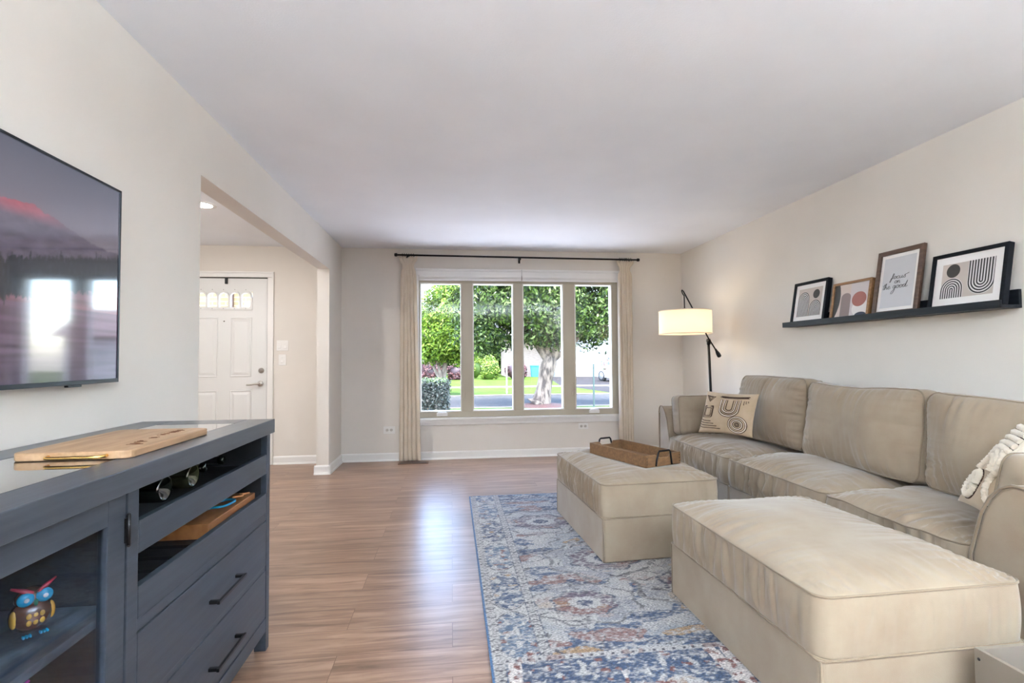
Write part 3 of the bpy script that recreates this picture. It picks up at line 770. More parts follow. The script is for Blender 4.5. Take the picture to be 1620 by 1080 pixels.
# ------------------------------------------------------------------ rug (pattern woven as colour per knot)
rug = None
RX0, RX1, RY0, RY1 = .142, 2.60, 1.22, 4.272
def rug_color(x, y):
    p, q = x-RX0, y-RY0; W2, L2 = RX1-RX0, RY1-RY0
    d = min(p, W2-p, q, L2-q)
    cream = Vector((.40, .385, .375)); navy = Vector((.014, .030, .080)); blue = Vector((.045, .085, .16)); sky_ = Vector((.12, .17, .225))
    red = Vector((.15, .048, .040)); gold = Vector((.30, .19, .10)); dk = Vector((.05, .05, .065))
    if d < .010: return Vector((.05, .13, .27))
    st = n1(x*22, y*85, 1)             # streaks along X
    ab = n1(x*9, y*26, 7)*.75+n1(x*48, y*110, 3)*1.25+st*.7-.03
    big = n1(x*1.6, y*2.4, 11)
    pp = min(p, W2-p)
    nearb = q < .745; farb = L2-q < .22
    c = cream.copy()
    def mixc(c, t_, k): return c.lerp(t_, max(0, min(1, k)))
    def band(v, a, c_): return a <= v <= c_
    if band(pp, .012, .055) and not False:
        g = (y*26) % 1; dd = abs(g-.5)+abs((pp-.034)/.036)*.5
        if .22 < dd < .42: c = dk
        return mixc(c, cream, .35+ab*.8)
    if nearb and pp > .055:
        # big navy blocks split by cream bands with red sprigs
        u = (p-.06)/.42; cell = u % 1; row = q
        lean = (row-.40)*.25*(1 if int(u) % 2 else -1)
        dd = abs(((u+lean) % 1)-.5)
        if row > .715 or row < .03:
            c = cream; 
            if abs(((p*24) % 1)-.5) < .15 and .72 < row < .735: c = dk
            return mixc(c, red, .5*(n1(x*30, y*9, 5) > .25))
        if dd > .44:
            c = Vector((.60, .55, .52)); 
            if n1(x*35, y*30, 9) > .12: c = red*1.1
            return mixc(c, cream, .2+ab)
        base = mixc(navy, blue, .5+big)
        ring = sqrt(((((u+lean) % 1)-.5)*2.2)**2+((row-.38)/.30)**2)
        if ring < .62: base = mixc(cream*.98, gold, .35+n1(x*20, y*20, 2)*1.4)
        if .20 < ring < .34: base = mixc(navy, blue, .3)
        if n1(x*26, y*22, 15) > .28: base = cream
        if n1(x*24, y*30, 19) > .42: base = red
        return mixc(base, cream, .18+ab*1.25)
    if band(pp, .055, .195):
        # side medallions
        u = ((y-.18)/.43) % 1; k = int((y-.18)//.43)
        e = sqrt(((u-.5)*2.05)**2+((pp-.125)/.075)**2*.55)
        if e < .93:
            c = mixc(blue, navy if k % 2 else sky_, .45+big*.8)
            if e > .80: c = mixc(c, navy, .5)
            if n1(x*28, y*24, 21) > .2: c = cream
            if n1(x*22, y*30, 29) > .38: c = (gold if k % 2 else red)
            return mixc(c, cream, .30+ab*1.3)
        if .955 < e < 1.0: return mixc(dk, cream, .3+ab)
        return mixc(cream*1.05, dk, .25 if n1(x*60, y*60, 2) > .35 else 0)
    if band(pp, .195, .245):
        g = (y*24) % 1; dd = abs(g-.5)+abs((pp-.22)/.028)*.45
        if pp < .199 or pp > .241: c = mixc(dk, blue, .3)
        elif .20 < dd < .40: c = dk
        return mixc(c, cream, .30+ab*.8)
    if farb:
        c = navy if n1(x*7, y*14, 4) > -.1 else sky_
        return mixc(c, cream, .35+ab*1.5)
    # field
    f1 = n1(x*2.3+3, y*6.5, 31)+.35*n1(x*8, y*20, 33); f2 = n1(x*2.6, y*6.0, 47)+.3*n1(x*9, y*18, 49)
    f3 = n1(x*3.1, y*7.5, 59)
    c = mixc(cream, sky_, .35+f3)
    if f1 > .02: c = mixc(blue, navy, .1+f1*1.6)
    if f2 > .22: c = mixc(red, cream, .15)
    if f3 > .36: c = gold
    # medallion with outlines
    for (cx, cy, rx, ry) in ((.86, 2.86, .33, .27), (.62, 2.36, .26, .20), (1.3, 2.5, .4, .3), (.62, 3.55, .34, .26)):
        ang = math.atan2((y-cy)/ry, (x-cx)/rx)
        e = sqrt(((x-cx)/rx)**2+((y-cy)/ry)**2)*(1+.07*cos(ang*8))
        if e < 1.0:
            if e > .93: c = mixc(dk, cream, .2)
            elif e > .62: c = mixc(c, cream*1.0, .55)
            elif e > .56: c = mixc(dk, blue, .3)
            elif e > .30: c = mixc(c, red, .45)
            elif e > .16: c = cream
            else: c = navy
    ln = abs(n1(x*5, y*9, 71))
    if ln < .022: c = dk
    return mixc(c, cream, .24+ab*1.25)
res = .0062; nx, ny = int((RX1-RX0)/res), int((RY1-RY0)/res)
me = bpy.data.meshes.new('area_rug'); vs = []; cols = []
for j in range(ny+1):
    for i in range(nx+1):
        x, y = RX0+(RX1-RX0)*i/nx, RY0+(RY1-RY0)*j/ny
        vs.append((x, y, .010 + .0012*n1(x*60, y*60)))
        c = rug_color(x, y); cols += [max(0, c.x), max(0, c.y), max(0, c.z), 1]
W = nx+1
fs = [(j*W+i, j*W+i+1, (j+1)*W+i+1, (j+1)*W+i) for j in range(ny) for i in range(nx)]
# skirt down to the floor
loop = [i for i in range(W)]+[j*W+nx for j in range(1, ny+1)]+[ny*W+i for i in range(nx-1, -1, -1)]+[j*W for j in range(ny-1, 0, -1)]
k0 = len(vs)
for q in loop: vs.append((vs[q][0], vs[q][1], .0006)); cols += [.05, .13, .27, 1]
n_ = len(loop)
fs += [(loop[i], k0+i, k0+(i+1) % n_, loop[(i+1) % n_]) for i in range(n_)]
me.from_pydata(vs, [], fs); me.update()
ca = me.color_attributes.new('weave', 'FLOAT_COLOR', 'POINT'); ca.data.foreach_set('color', cols)
rug_m = mat('rug_pile', (.5, .5, .5, 1), .95, spec=.1, Sheen_Weight=.2)
n, l, b = nodes(rug_m)
at_ = n.new('ShaderNodeAttribute'); at_.attribute_name = 'weave'
tc = n.new('ShaderNodeTexCoord'); mp = n.new('ShaderNodeMapping'); mp.inputs['Scale'].default_value = (90, 260, 1); l.new(tc.outputs['Object'], mp.inputs[0])
nz = n.new('ShaderNodeTexNoise'); nz.inputs['Scale'].default_value = 1; nz.inputs['Detail'].default_value = 3; l.new(mp.outputs[0], nz.inputs[0])
cr = n.new('ShaderNodeValToRGB'); cr.color_ramp.elements[0].position = .36; cr.color_ramp.elements[1].position = .66
cr.color_ramp.elements[0].color = (.30, .30, .33, 1); cr.color_ramp.elements[1].color = (1.45, 1.43, 1.4, 1); l.new(nz.outputs[0], cr.inputs[0])
mm = n.new('ShaderNodeMix'); mm.data_type = 'RGBA'; mm.blend_type = 'MULTIPLY'; mm.inputs[0].default_value = .9
l.new(at_.outputs['Color'], mm.inputs[6]); l.new(cr.outputs[0], mm.inputs[7]); l.new(mm.outputs[2], b.inputs['Base Color'])
bp = n.new('ShaderNodeBump'); bp.inputs['Strength'].default_value = .4; bp.inputs['Distance'].default_value = .003; l.new(nz.outputs[0], bp.inputs['Height']); l.new(bp.outputs[0], b.inputs['Normal'])
me.materials.append(rug_m)
rug = bpy.data.objects.new('area_rug', me); COL.objects.link(rug)
tag(rug, 'distressed blue, cream and rust patterned area rug under the ottomans', 'rug')

# ------------------------------------------------------------------ floor lamp
LY = 4.9
t = thing('floor_lamp', 'black balance-arm floor lamp with lit drum shade in the far right corner', 'lamp', (2.645, LY, 0))
MB().lathe([(0, 0.001), (.14, .001), (.145, .008), (.14, .018), (.02, .024), (0, .024)], (2.655, LY, 0), 32).build('lamp_base', black_m, t)
MB().tube([(2.655, LY, .02), (2.62, LY, 1.315)], .0125, 12).build('pole', black_m, t)
m = MB(); m.tube([(2.623, LY, 1.285), (2.619, LY, 1.345)], .019, 12).tube([(2.62, LY-.028, 1.325), (2.62, LY+.028, 1.325)], .012, 10)
m.build('pivot_joint', black_m, t)
a0 = Vector((2.703, LY, 1.222)); a1 = Vector((2.357, LY, 1.835))
MB().tube([a0, Vector((2.62, LY, 1.35)), Vector((2.50, LY, 1.575)), a1], .0075, 8).build('arm', black_m, t)
dv = (a0-a1).normalized()
MB().tube([a0-dv*.02, a0, a0+dv*.03, a0+dv*.065, a0+dv*.075], [.010, .012, .020, .022, .014], 12).build('counterweight', black_m, t)
m = MB(); m.tube(smooth_path([a1, (2.345, LY, 1.843), (2.342, LY, 1.83), (2.355, LY, 1.80), (2.366, LY, 1.79)]), .006, 6); m.tube([(2.366, LY, 1.79), (2.369, LY, 1.645)], .006, 8); m.lathe([(0, .012), (.022, .012), (.026, 0), (.026, -.012), (0, -.012)], (2.369, LY, 1.645))
m.build('hanging_rod', black_m, t)
sh_m = bpy.data.materials.new('lit_linen_shade'); sh_m.use_nodes = True
n, l, b = nodes(sh_m)
b.inputs['Base Color'].default_value = lin(250, 238, 214); b.inputs['Roughness'].default_value = .9
tr = n.new('ShaderNodeBsdfTranslucent'); tr.inputs[0].default_value = lin(255, 240, 214)
ms = n.new('ShaderNodeMixShader'); ms.inputs[0].default_value = .45; b.inputs['Emission Color'].default_value = lin(255, 236, 200); b.inputs['Emission Strength'].default_value = .21; l.new(b.outputs[0], ms.inputs[1]); l.new(tr.outputs[0], ms.inputs[2]); l.new(ms.outputs[0], n['Material Output'].inputs[0])
cx, R_ = 2.371, .258
sh = MB().lathe([(R_, 1.393), (R_, 1.632), (R_-.004, 1.632), (R_-.004, 1.393), (R_, 1.393)], (cx, LY, 0), 64).build('lamp_shade', sh_m, t)
m = MB(); 
for k in range(3):
    a = 2*pi*k/3+.4; m.tube([(cx, LY, 1.628), (cx+(R_-.004)*cos(a), LY+(R_-.004)*sin(a), 1.628)], .002, 6)
m.build('spider', black_m, sh)
for z in (1.396, 1.629): MB().tube([(cx+(R_+.0005)*cos(2*pi*k/48), LY+(R_+.0005)*sin(2*pi*k/48), z) for k in range(48)], .004, 6, closed=True).build('trim_band', mat('shade_trim_%d' % (z*10), lin(238, 228, 210), .8), sh)
MB().lathe([(0, 1.62), (.014, 1.60), (.014, 1.565), (.010, 1.56), (.028, 1.53), (.03, 1.505), (.02, 1.48), (0, 1.473)], (cx, LY, 0), 16).build('bulb', mat('lit_bulb', (1, 1, 1, 1), .3, Emission_Color=(1, .85, .62, 1), Emission_Strength=8), t)
lamp('lamp_light', 'POINT', (cx, LY, 1.50), 1.3, (1, .82, .60), .045)

# ------------------------------------------------------------------ picture ledge and frames
ledge_m = wood('black_stained_ledge', (.005, .007, .011, 1), (.012, .016, .022, 1), .5, (60, 4, 60), bump=.1, spec=.25)
SY0, SY1, SX = 2.19, 3.85, 2.715
t = thing('picture_ledge', 'long black picture ledge on the right wall above the sofa', 'shelf', (2.77, 3.0, 1.395))
MB().box(SX, XR-.001, SY0+.0, SY1, 1.396, 1.412).build('ledge_base', ledge_m, t, .001)
MB().box(SX-.012, SX, SY0, SY1, 1.396, 1.436).build('front_lip', ledge_m, t, .0015)
MB().box(XR-.018, XR-.001, SY0, SY1, 1.412, 1.49).build('back_panel', ledge_m, t, .001)

def polyring(P1, P2): return P1, P2
class Art:
    """flat print in frame plane coordinates (u right, v up) metres"""
    def __init__(s, mx): s.m = MB(); s.mx = mx; s.k = 0
    def poly(s, pts, mi, lift=None):
        s.k += 1; z = .0003*s.k if lift is None else lift
        s.m.add([(u, v, z) for u, v in pts], [tuple(range(len(pts)))], mi, False, s.mx)
    def band(s, P1, P2, mi, lift):
        n = len(P1)
        s.m.add([(u, v, lift) for u, v in P1]+[(u, v, lift) for u, v in P2], [(i, i+1, n+i+1, n+i) for i in range(n-1)], mi, False, s.mx)
def clipbox(pts, u0, u1, v0, v1): return [(min(max(u, u0), u1), min(max(v, v0), v1)) for u, v in pts]
def arch(art, cu, bot, top, r, nst, mi, clip, lift, down=False):
    """nst dark stripes from radius r inward; legs end at bot"""
    st = r/(nst*2-.5)
    for k in range(nst):
        ro = r-k*2*st; ri = max(ro-st, .0005)
        def path(rad):
            sgn = -1 if down else 1
            arc = [(cu-rad*cos(pi*j/16), top+sgn*rad*sin(pi*j/16)) for j in range(17)]
            return clipbox([(cu-rad, bot)]+arc+[(cu+rad, bot)], *clip)
        art.band(path(ro), path(ri), mi, lift)
ink = mat('print_ink', (.02, .018, .018, 1), .6); paper = mat('print_paper', lin(222, 218, 216), .6); matb = mat('mat_board', lin(240, 236, 234), .6)
beige = mat('print_beige', lin(196, 184, 176), .6); char = mat('print_charcoal', lin(62, 58, 54), .6); mauve = mat('print_mauve', lin(140, 124, 122), .6)
rose = mat('print_rose', lin(160, 100, 92), .6); blush = mat('print_blush', lin(208, 192, 184), .6); lilac = mat('print_pale', lin(204, 196, 198), .6); navyp = mat('print_navy', lin(40, 48, 70), .6)
greyp = mat('print_grey', lin(202, 202, 206), .6); whitep = mat('print_white', lin(228, 224, 222), .6)
frame_black = wood('black_frame', (.004, .005, .008, 1), (.008, .01, .014, 1), .5, (60, 60, 60), spec=.15)
frame_walnut = wood('walnut_frame', lin(70, 50, 40), lin(98, 74, 60), .5, (60, 8, 60)); frame_oak = wood('oak_frame', lin(128, 90, 56), lin(160, 118, 78), .5, (60, 8, 60))
def frame(label, yl, yr, hh, fw, depth, fm, matw, artfn, lean=.17, x0=2.737):
    """yl = far/left side, yr = near/right side"""
    wd = yl-yr; z0 = 1.4125+depth*.17+.001
    ca_, sa = cos(lean), sin(lean)
    # local: u along -Y from yl, v up the leaning plane, w toward the room
    mx = Matrix((Vector((0, -1, 0)), Vector((sa, 0, ca_)), Vector((-ca_, 0, sa)))).transposed().to_4x4()
    mx.translation = (x0, yl, z0)
    t = thing('framed_print', label, 'picture', (x0, (yl+yr)/2, z0))
    m = MB(); d = depth
    for P_ in ([(0, 0), (wd, 0), (wd-fw, fw), (fw, fw)], [(wd, 0), (wd, hh), (wd-fw, hh-fw), (wd-fw, fw)], [(wd, hh), (0, hh), (fw, hh-fw), (wd-fw, hh-fw)], [(0, hh), (0, 0), (fw, fw), (fw, hh-fw)]):
        m.prism(P_, -d, 0, 'z', 0, False, mx)
    m.build('frame_moulding', fm, t, .001)
    MB().box(fw*.6, wd-fw*.6, fw*.6, hh-fw*.6, -d+.001, -.010, 0, mx).build('mat_board', matb, t)
    art = Art(mx @ Matrix.Translation((0, 0, -.0098)))
    artfn(art, fw+matw, wd-fw-matw, fw+matw, hh-fw-matw)
    return t, mx, art, m
def art1(A_, u0, u1, v0, v1):
    w_, h_ = u1-u0, v1-v0
    A_.poly([(u0, v0), (u1, v0), (u1, v1), (u0, v1)], 1, .0002)
    A_.poly([(u0+.76*w_+.135*w_*cos(2*pi*k/28), v0+.76*h_+.135*w_*sin(2*pi*k/28)) for k in range(28)], 2, .0006)
    for cu, r, top in ((.25, .235, .60), (.755, .225, .28)):
        A_.band([(u0+(cu-r)*w_, v0)]+[(u0+cu*w_-r*w_*cos(pi*j/16), v0+top*h_+r*w_*sin(pi*j/16)) for j in range(17)]+[(u0+(cu+r)*w_, v0)],
                [(u0+cu*w_, v0)]+[(u0+cu*w_, v0+top*h_)]*17+[(u0+cu*w_, v0)], 3, .0004)
        arch(A_, u0+cu*w_, v0, v0+top*h_, r*w_, 5, 0, (u0, u1, v0, v1), .0007)
    A_.m.build('print', [ink, beige, char, paper], A_.t)
def art2(A_, u0, u1, v0, v1):
    w_, h_ = u1-u0, v1-v0; P_ = lambda a, c: (u0+a*w_, v0+c*h_)
    A_.poly([P_(0, 0), P_(1, 0), P_(1, 1), P_(0, 1)], 0, .0002)
    A_.poly([P_(.48, 0), P_(1, 0), P_(1, 1), P_(.48, 1)], 1, .0003)
    A_.poly([P_(0, 0)]+[P_(.17*cos(pi/2*(k/8-.35)), .5+.62*sin(pi/2*(k/8-.35)*1.4)) if 0 else P_(.19-.19*((k/12-.62)*1.35)**2, k/12) for k in range(13)]+[P_(0, 1)], 2, .0004)
    A_.poly([P_(.22, 0)]+[P_(.36-.14*cos(pi*k/12), .60+.13*sin(pi*k/12)) for k in range(13)]+[P_(.50, 0)], 3, .0005)
    A_.poly([P_(.80+.24*cos(2*pi*k/28), .22+.24*sin(2*pi*k/28)) for k in range(28) if .80+.24*cos(2*pi*k/28) < 1.0], 6, .00045)
    A_.poly([P_(.74+.20*cos(2*pi*k/28), .50+.22*sin(2*pi*k/28)) for k in range(28)], 4, .0006)
    A_.poly([P_(.82+.17*cos(pi*k/12), .20*sin(pi*k/12)*.55) for k in range(13)], 5, .0007)
    A_.m.build('print', [blush, lilac, char, mauve, rose, navyp, whitep], A_.t)
GL = {'f': ([[(-.1, .1), (.25, .55), (.62, 1.7), (.52, 2.05), (.34, 1.6), (.15, -.3), (.0, -1.05), (-.16, -.9), (.05, -.15), (.6, .45)]], .72),
      'o': ([[(.5, .85), (.25, .98), (.02, .6), (.1, .1), (.35, .02), (.6, .45), (.5, .9), (.62, .75), (.85, .8)]], .75),
      'c': ([[(.62, .72), (.42, .98), (.08, .65), (.1, .12), (.38, -.02), (.85, .3)]], .85),
      'u': ([[(.0, .95), (-.02, .25), (.18, .0), (.48, .3), (.62, .95), (.58, .2), (.75, .02), (.98, .3)]], .98),
      's': ([[(0, .2), (.35, 1.1), (.4, .75), (.55, .3), (.35, -.05), (.05, .1)], [(.35, 1.1), (.9, 1.3), (1.25, 1.6)]], .8),
      'n': ([[(.0, .9), (.02, .0), (.1, .5), (.38, .95), (.5, .6), (.5, .08), (.75, .2)]], .78),
      't': ([[(.35, 1.9), (.12, .4), (.2, .02), (.5, .25)], [(-.15, 1.25), (.75, 1.5)]], .45),
      'h': ([[(.0, .0), (.3, 1.7), (.2, 1.95), (.08, 1.3), (.02, .0), (.18, .6), (.42, .88), (.5, .5), (.5, .08), (.75, .2)]], .75),
      'e': ([[(0, .35), (.4, .6), (.4, .95), (.12, .85), (.08, .2), (.35, .0), (.75, .3)]], .7),
      'g': ([[(.55, .85), (.25, .98), (.02, .5), (.15, .08), (.42, .3), (.58, .95), (.5, -.5), (.2, -1.6), (-.15, -1.7), (-.1, -1.1), (.5, -.1), (.85, .4)]], .85),
      'd': ([[(.5, .85), (.25, .98), (.02, .45), (.15, .03), (.45, .3), (.85, 2.1), (.72, 1.2), (.6, .2), (.8, .02), (1.15, .4)]], .9),
      ' ': ([], .55)}
def script(mb, text, u, v, s, mx, r, slope=.0, lift=.0012):
    for ch in text:
        st, adv = GL[ch]
        for p in st: mb.tube([mx @ Vector((u+q.x*s*1.25+q.y*s*.12, v+q.y*s*.80, lift)) for q in smooth_path([(a, c, 0) for a, c in p], 5)], r, 5)
        u += adv*s*1.25
def art3(A_, u0, u1, v0, v1):
    A_.poly([(u0, v0), (u1, v0), (u1, v1), (u0, v1)], 0, .0002)
    o = A_.m.build('print', [greyp], A_.t)
    w_, h_ = u1-u0, v1-v0; m = MB()
    s = w_*.095
    script(m, 'focus', u0+.27*w_, v0+.565*h_, s, A_.mx, .0011)
    script(m, 'on', u0+.40*w_, v0+.475*h_, s, A_.mx, .0011)
    script(m, 'the good', u0+.03*w_, v0+.375*h_, s*1.12, A_.mx, .0011)
    m.build('lettering', ink, o)
def art4(A_, u0, u1, v0, v1):
    w_, h_ = u1-u0, v1-v0
    A_.poly([(u0, v0), (u1, v0), (u1, v1), (u0, v1)], 1, .0002)
    A_.poly([(u0+.22*w_+.135*w_*cos(2*pi*k/32), v0+.785*h_+.135*w_*sin(2*pi*k/32)) for k in range(32)], 2, .0006)
    for cu, r, top, bot, dn in ((.215, .215, .25, 0, False), (.77, .245, .40, 1, True)):
        s = -1 if dn else 1
        A_.band([(u0+(cu-r-.01)*w_, v0+bot*h_)]+[(min(u0+cu*w_-(r+.01)*w_*cos(pi*j/16), u1), v0+top*h_+s*(r+.01)*w_*sin(pi*j/16)) for j in range(17)]+[(min(u0+(cu+r+.01)*w_, u1), v0+bot*h_)],
                [(u0+cu*w_, v0+bot*h_)]+[(u0+cu*w_, v0+top*h_)]*17+[(u0+cu*w_, v0+bot*h_)], 3, .0004)
        arch(A_, u0+cu*w_, v0+bot*h_, v0+top*h_, r*w_, 5, 0, (u0, u1, v0, v1), .0007, dn)
    A_.m.build('print', [ink, beige, char, paper], A_.t)
def wrap(fn):
    def g(A_, *a): A_.args = a
    return g
for lab, yl, yr, hh, fw, dp, fm, mw, fn in (
    ('small black frame with two line arches and a dark circle, leftmost on the ledge', 3.808, 3.435, .335, .022, .034, frame_black, .034, art1),
    ('natural oak frame with mauve and rose abstract shapes, second from the left', 3.378, 3.035, .27, .017, .034, frame_oak, .0, art2),
    ('tall walnut frame reading focus on the good', 3.005, 2.678, .425, .028, .020, frame_walnut, .022, art3),
    ('wide black frame with striped arches and a dark circle, rightmost on the ledge', 2.612, 2.205, .32, .020, .032, frame_black, .042, art4)):
    t, mx, A_, _ = frame(lab, yl, yr, hh, fw, dp, fm, mw, wrap(None))
    A_.t = t; fn(A_, *A_.args)

# ------------------------------------------------------------------ television
TX = -1.19; TY0, TY1, TZ0, TZ1 = .752, 1.985, 1.089, 1.785
t = thing('television', 'wide flat television on the left wall showing a dusk mountain', 'television', (-1.21, (TY0+TY1)/2, (TZ0+TZ1)/2))
MB().box(-1.236, TX-.012, TY0+.05, TY1-.05, TZ0+.05, TZ1-.05).build('tv_back', mat('tv_plastic', (.012, .013, .016, 1), .4), t, .004)
bez = mat('tv_bezel', (.014, .020, .028, 1), .3, .3)
m = MB(); bz = .009
for (y0, y1, z0, z1) in ((TY0, TY1, TZ0, TZ0+.014), (TY0, TY1, TZ1-bz, TZ1), (TY0, TY0+bz, TZ0, TZ1), (TY1-bz, TY1, TZ0, TZ1)): m.box(TX-.022, TX, y0, y1, z0, z1)
m.build('bezel', bez, t, .001)
MB().box(TX-.014, TX-.002, 1.74, 1.80, TZ0-.007, TZ0).build('sensor', bez, t, .001)
def tvc(u, v):
    n = lambda a, c, s: n1(a, c, s)
    sky_ = Vector((.085, .09, .125)).lerp(Vector((.16, .14, .17)), max(0, min(1, (1-v)*3)))
    ridge = .66+.10*exp(-((u-.66)/.17)**2)+.012*n(u*30, 1, 2)+.006*n(u*90, 1, 5)
    tree = .44+.15*max(0, (u-.55)/.45)+.055+.035*n(u*160, 0, 3)+.02*n(u*60, 0, 9)
    shore = .40+.03*n(u*3, 2, 2)
    if v > ridge: return sky_
    if v > tree:
        k = max(0, min(1, (v-.69)/.05))*max(0, 1-abs(u-.64)/.2)
        g = .5+.9*n(u*22, v*30, 7)+.5*n(u*60, v*70, 4)
        return Vector((.10, .085, .12)).lerp(Vector((.38, .09, .12)), k)*(.75+.35*g)
    if v > tree-.17-.02*n(u*12, 0, 2):
        return Vector((.022, .025, .033))*(1+1.2*max(0, n(u*140, v*30, 6)))
    if v > shore-.06: return Vector((.15, .065, .085))*(1+.6*n(u*10, v*60, 8))
    return Vector((.13, .075, .11)).lerp(Vector((.07, .055, .09)), min(1, (shore-v)*2.5))*(1+.55*n(u*6, v*55, 12))
me = bpy.data.meshes.new('screen'); NX, NZ = 330, 190; vs = []; cols = []
sy0, sy1, sz0, sz1 = TY0+bz, TY1-bz, TZ0+.014, TZ1-bz
for j in range(NZ+1):
    for i in range(NX+1):
        u, v = i/NX, j/NZ; vs.append((TX-.003, sy0+(sy1-sy0)*u, sz0+(sz1-sz0)*v)); c = tvc(u, v); cols += [c.x, c.y, c.z, 1]
W = NX+1
me.from_pydata([Vector(p)-Vector(t.location) for p in vs], [], [(j*W+i, j*W+i+1, (j+1)*W+i+1, (j+1)*W+i) for j in range(NZ) for i in range(NX)])
ca = me.color_attributes.new('picture', 'FLOAT_COLOR', 'POINT'); ca.data.foreach_set('color', cols)
scr = mat('tv_screen', (.01, .01, .012, 1), .07, spec=.5, Emission_Strength=.34, IOR=1.5)
n, l, b = nodes(scr); at_ = n.new('ShaderNodeAttribute'); at_.attribute_name = 'picture'; l.new(at_.outputs['Color'], b.inputs['Emission Color'])
b.inputs['Coat Weight'].default_value = .5; b.inputs['Coat Roughness'].default_value = .04
me.materials.append(scr); o = bpy.data.objects.new('screen', me); COL.objects.link(o); o.parent = t
t.rotation_euler.z = radians(.9); t.location.x += .004

# ------------------------------------------------------------------ media sideboard
CX = -.742; CBK = -1.228; CY0, CY1 = .33, 2.19; CT = .865
t = side = thing('sideboard', 'charcoal stained wooden sideboard under the television', 'cabinet', (-1.0, 1.27, 0))
GYs = [(.33, .375), (.80, .845), (1.27, 1.315), (2.158, 2.19)]
m = MB()
m.box(CBK+.008, CX-.02, CY1-.03, CY1-.004, .07, CT).box(CBK, CBK+.008, CY0, CY1, .07, CT).box(CBK+.008, CX-.02, CY0, CY0+.02, .07, CT)
m.box(CBK+.008, CX-.022, CY0+.02, CY1-.03, .085, .105)
m.box(CBK+.008, CX-.022, 1.285, 1.305, .105, CT)
m.build('carcass', stand_m, side, .001)
# corner posts / legs and stiles
for y0, y1 in ((2.158, 2.192), (.33, .375)):
    MB().box(CX-.045, CX, y0, y1, .001, CT).build('leg', stand_m, side, .0015)
    MB().box(CBK, CBK+.045, y0, y1, .001, CT).build('leg', stand_m, side, .0015)
MB().box(CX-.022, CX, 1.272, 1.314, .08, CT).build('stile', stand_m, side, .0015)
MB().box(CX-.022, CX-.0005, .375, 2.158, .078, .132).build('bottom_rail', stand_m, side, .0015)
# top: frame boards with a dark glass inset
TF = CX+.014; TBK = CBK-.008; ty0, ty1 = CY0-.02, CY1+.014; IX0, IX1, IY0, IY1 = -1.118, -.836, .43, 2.078
m = MB(); z0, z1 = CT, .92; g_ = .0012
m.box(IX1+g_, TF, ty0, ty1, z0, z1).box(TBK, IX0-g_, ty0, ty1, z0, z1).box(IX0, IX1, IY1+g_, ty1, z0, z1).box(IX0, IX1, ty0, IY0-g_, z0, z1)
m.box(IX0, IX1, IY0, IY1, z0, z1-.006)
m.build('top', standtop_m, side, .002)
gl = mat('dark_glass_top', (.02, .026, .034, 1), .03, spec=1.0, coat=1); gl.node_tree.nodes['Principled BSDF'].inputs['Coat Roughness'].default_value = .02
gl.node_tree.nodes['Principled BSDF'].inputs['IOR'].default_value = 1.9
MB().box(IX0, IX1, IY0, IY1, z1-.0055, z1-.0005).build('glass_inset', gl, side)
cubby_shade_m = wood('shaded_cubby_wood', (.004, .005, .007, 1), (.008, .009, .012, 1), .6, (60, 4, 60))  # cubby shade painted in as a near-black copy of the charcoal wood
m = MB(); m.box(CBK+.0081, CBK+.012, 1.306, CY1-.031, .11, CT-.001).box(CBK+.012, CX-.023, CY1-.034, CY1-.0305, .11, CT-.001).box(CBK+.012, CX-.023, 1.3055, 1.309, .11, CT-.001).box(CBK+.012, CX-.023, 1.309, CY1-.034, CT-.004, CT-.001)
m.build('inner_lining', cubby_shade_m, side)  # thin sheets added only to darken the cubby walls
# glass doors
cab_glass = bpy.data.materials.new('cabinet_glass'); cab_glass.use_nodes = True
n, l = cab_glass.node_tree.nodes, cab_glass.node_tree.links; n.remove(n['Principled BSDF'])
gt = n.new('ShaderNodeBsdfTransparent'); gt.inputs[0].default_value = (.82, .86, .9, 1); gg = n.new('ShaderNodeBsdfGlossy'); gg.inputs['Roughness'].default_value = .02
fr = schlick(n, l, .03); mx_ = n.new('ShaderNodeMixShader')
l.new(fr.outputs[0], mx_.inputs[0]); l.new(gt.outputs[0], mx_.inputs[1]); l.new(gg.outputs[0], mx_.inputs[2]); l.new(mx_.outputs[0], n['Material Output'].inputs[0])
for (a, c) in ((.812, 1.266), (.378, .806)):
    d_ = MB(); x0, x1 = CX-.022, CX-.001; zt, zb = .860, .136; sw = .06
    d_.box(x0, x1, a, a+sw, zb, zt).box(x0, x1, c-sw, c, zb, zt).box(x0, x1, a+sw, c-sw, zt-.055, zt).box(x0, x1, a+sw, c-sw, zb, zb+.06)
    do = d_.build('door', stand_m, side, .0015)
    MB().box(CX-.014, CX-.011, a+sw-.005, c-sw+.005, zb+.055, zt-.05).build('door_glass', cab_glass, do)
    if c > 1: 
        for z in (.775, .25):
            h = MB(); h.tube([(CX+.004, c+.004, z-.032), (CX+.004, c+.004, z+.036)], .0045, 8).box(CX-.001, CX+.002, c-.004, c+.014, z-.026, z+.03)
            for s in (-.034, .038): h.lathe([(0, -.004), (.005, 0), (0, .004)], (CX+.004, c+.004, z+s), 8)
            h.build('hinge', black_m, do)
    MB().tube([(CX+.018, (a+.03 if c > 1 else c-.03), .44), (CX+.018, (a+.03 if c > 1 else c-.03), .60)], .005, 8).build('handle', black_m, do)
shelf_m = wood('dark_shelf_wood', (.05, .065, .085, 1), (.20, .24, .28, 1), .4, (14, 5, 14), bump=.15, lo=.42, hi=.6, det=9)
n, l, b = nodes(shelf_m)
for q in [q for q in n if q.type == 'MAPPING']: pass
MB().box(CBK+.01, CX-.028, .352, 1.283, .585, .605).build('shelf', shelf_m, side, .001)
MB().box(CBK+.01, CX-.028, .352, 1.283, .106, .108).build('cabinet_floor', shelf_m, side)
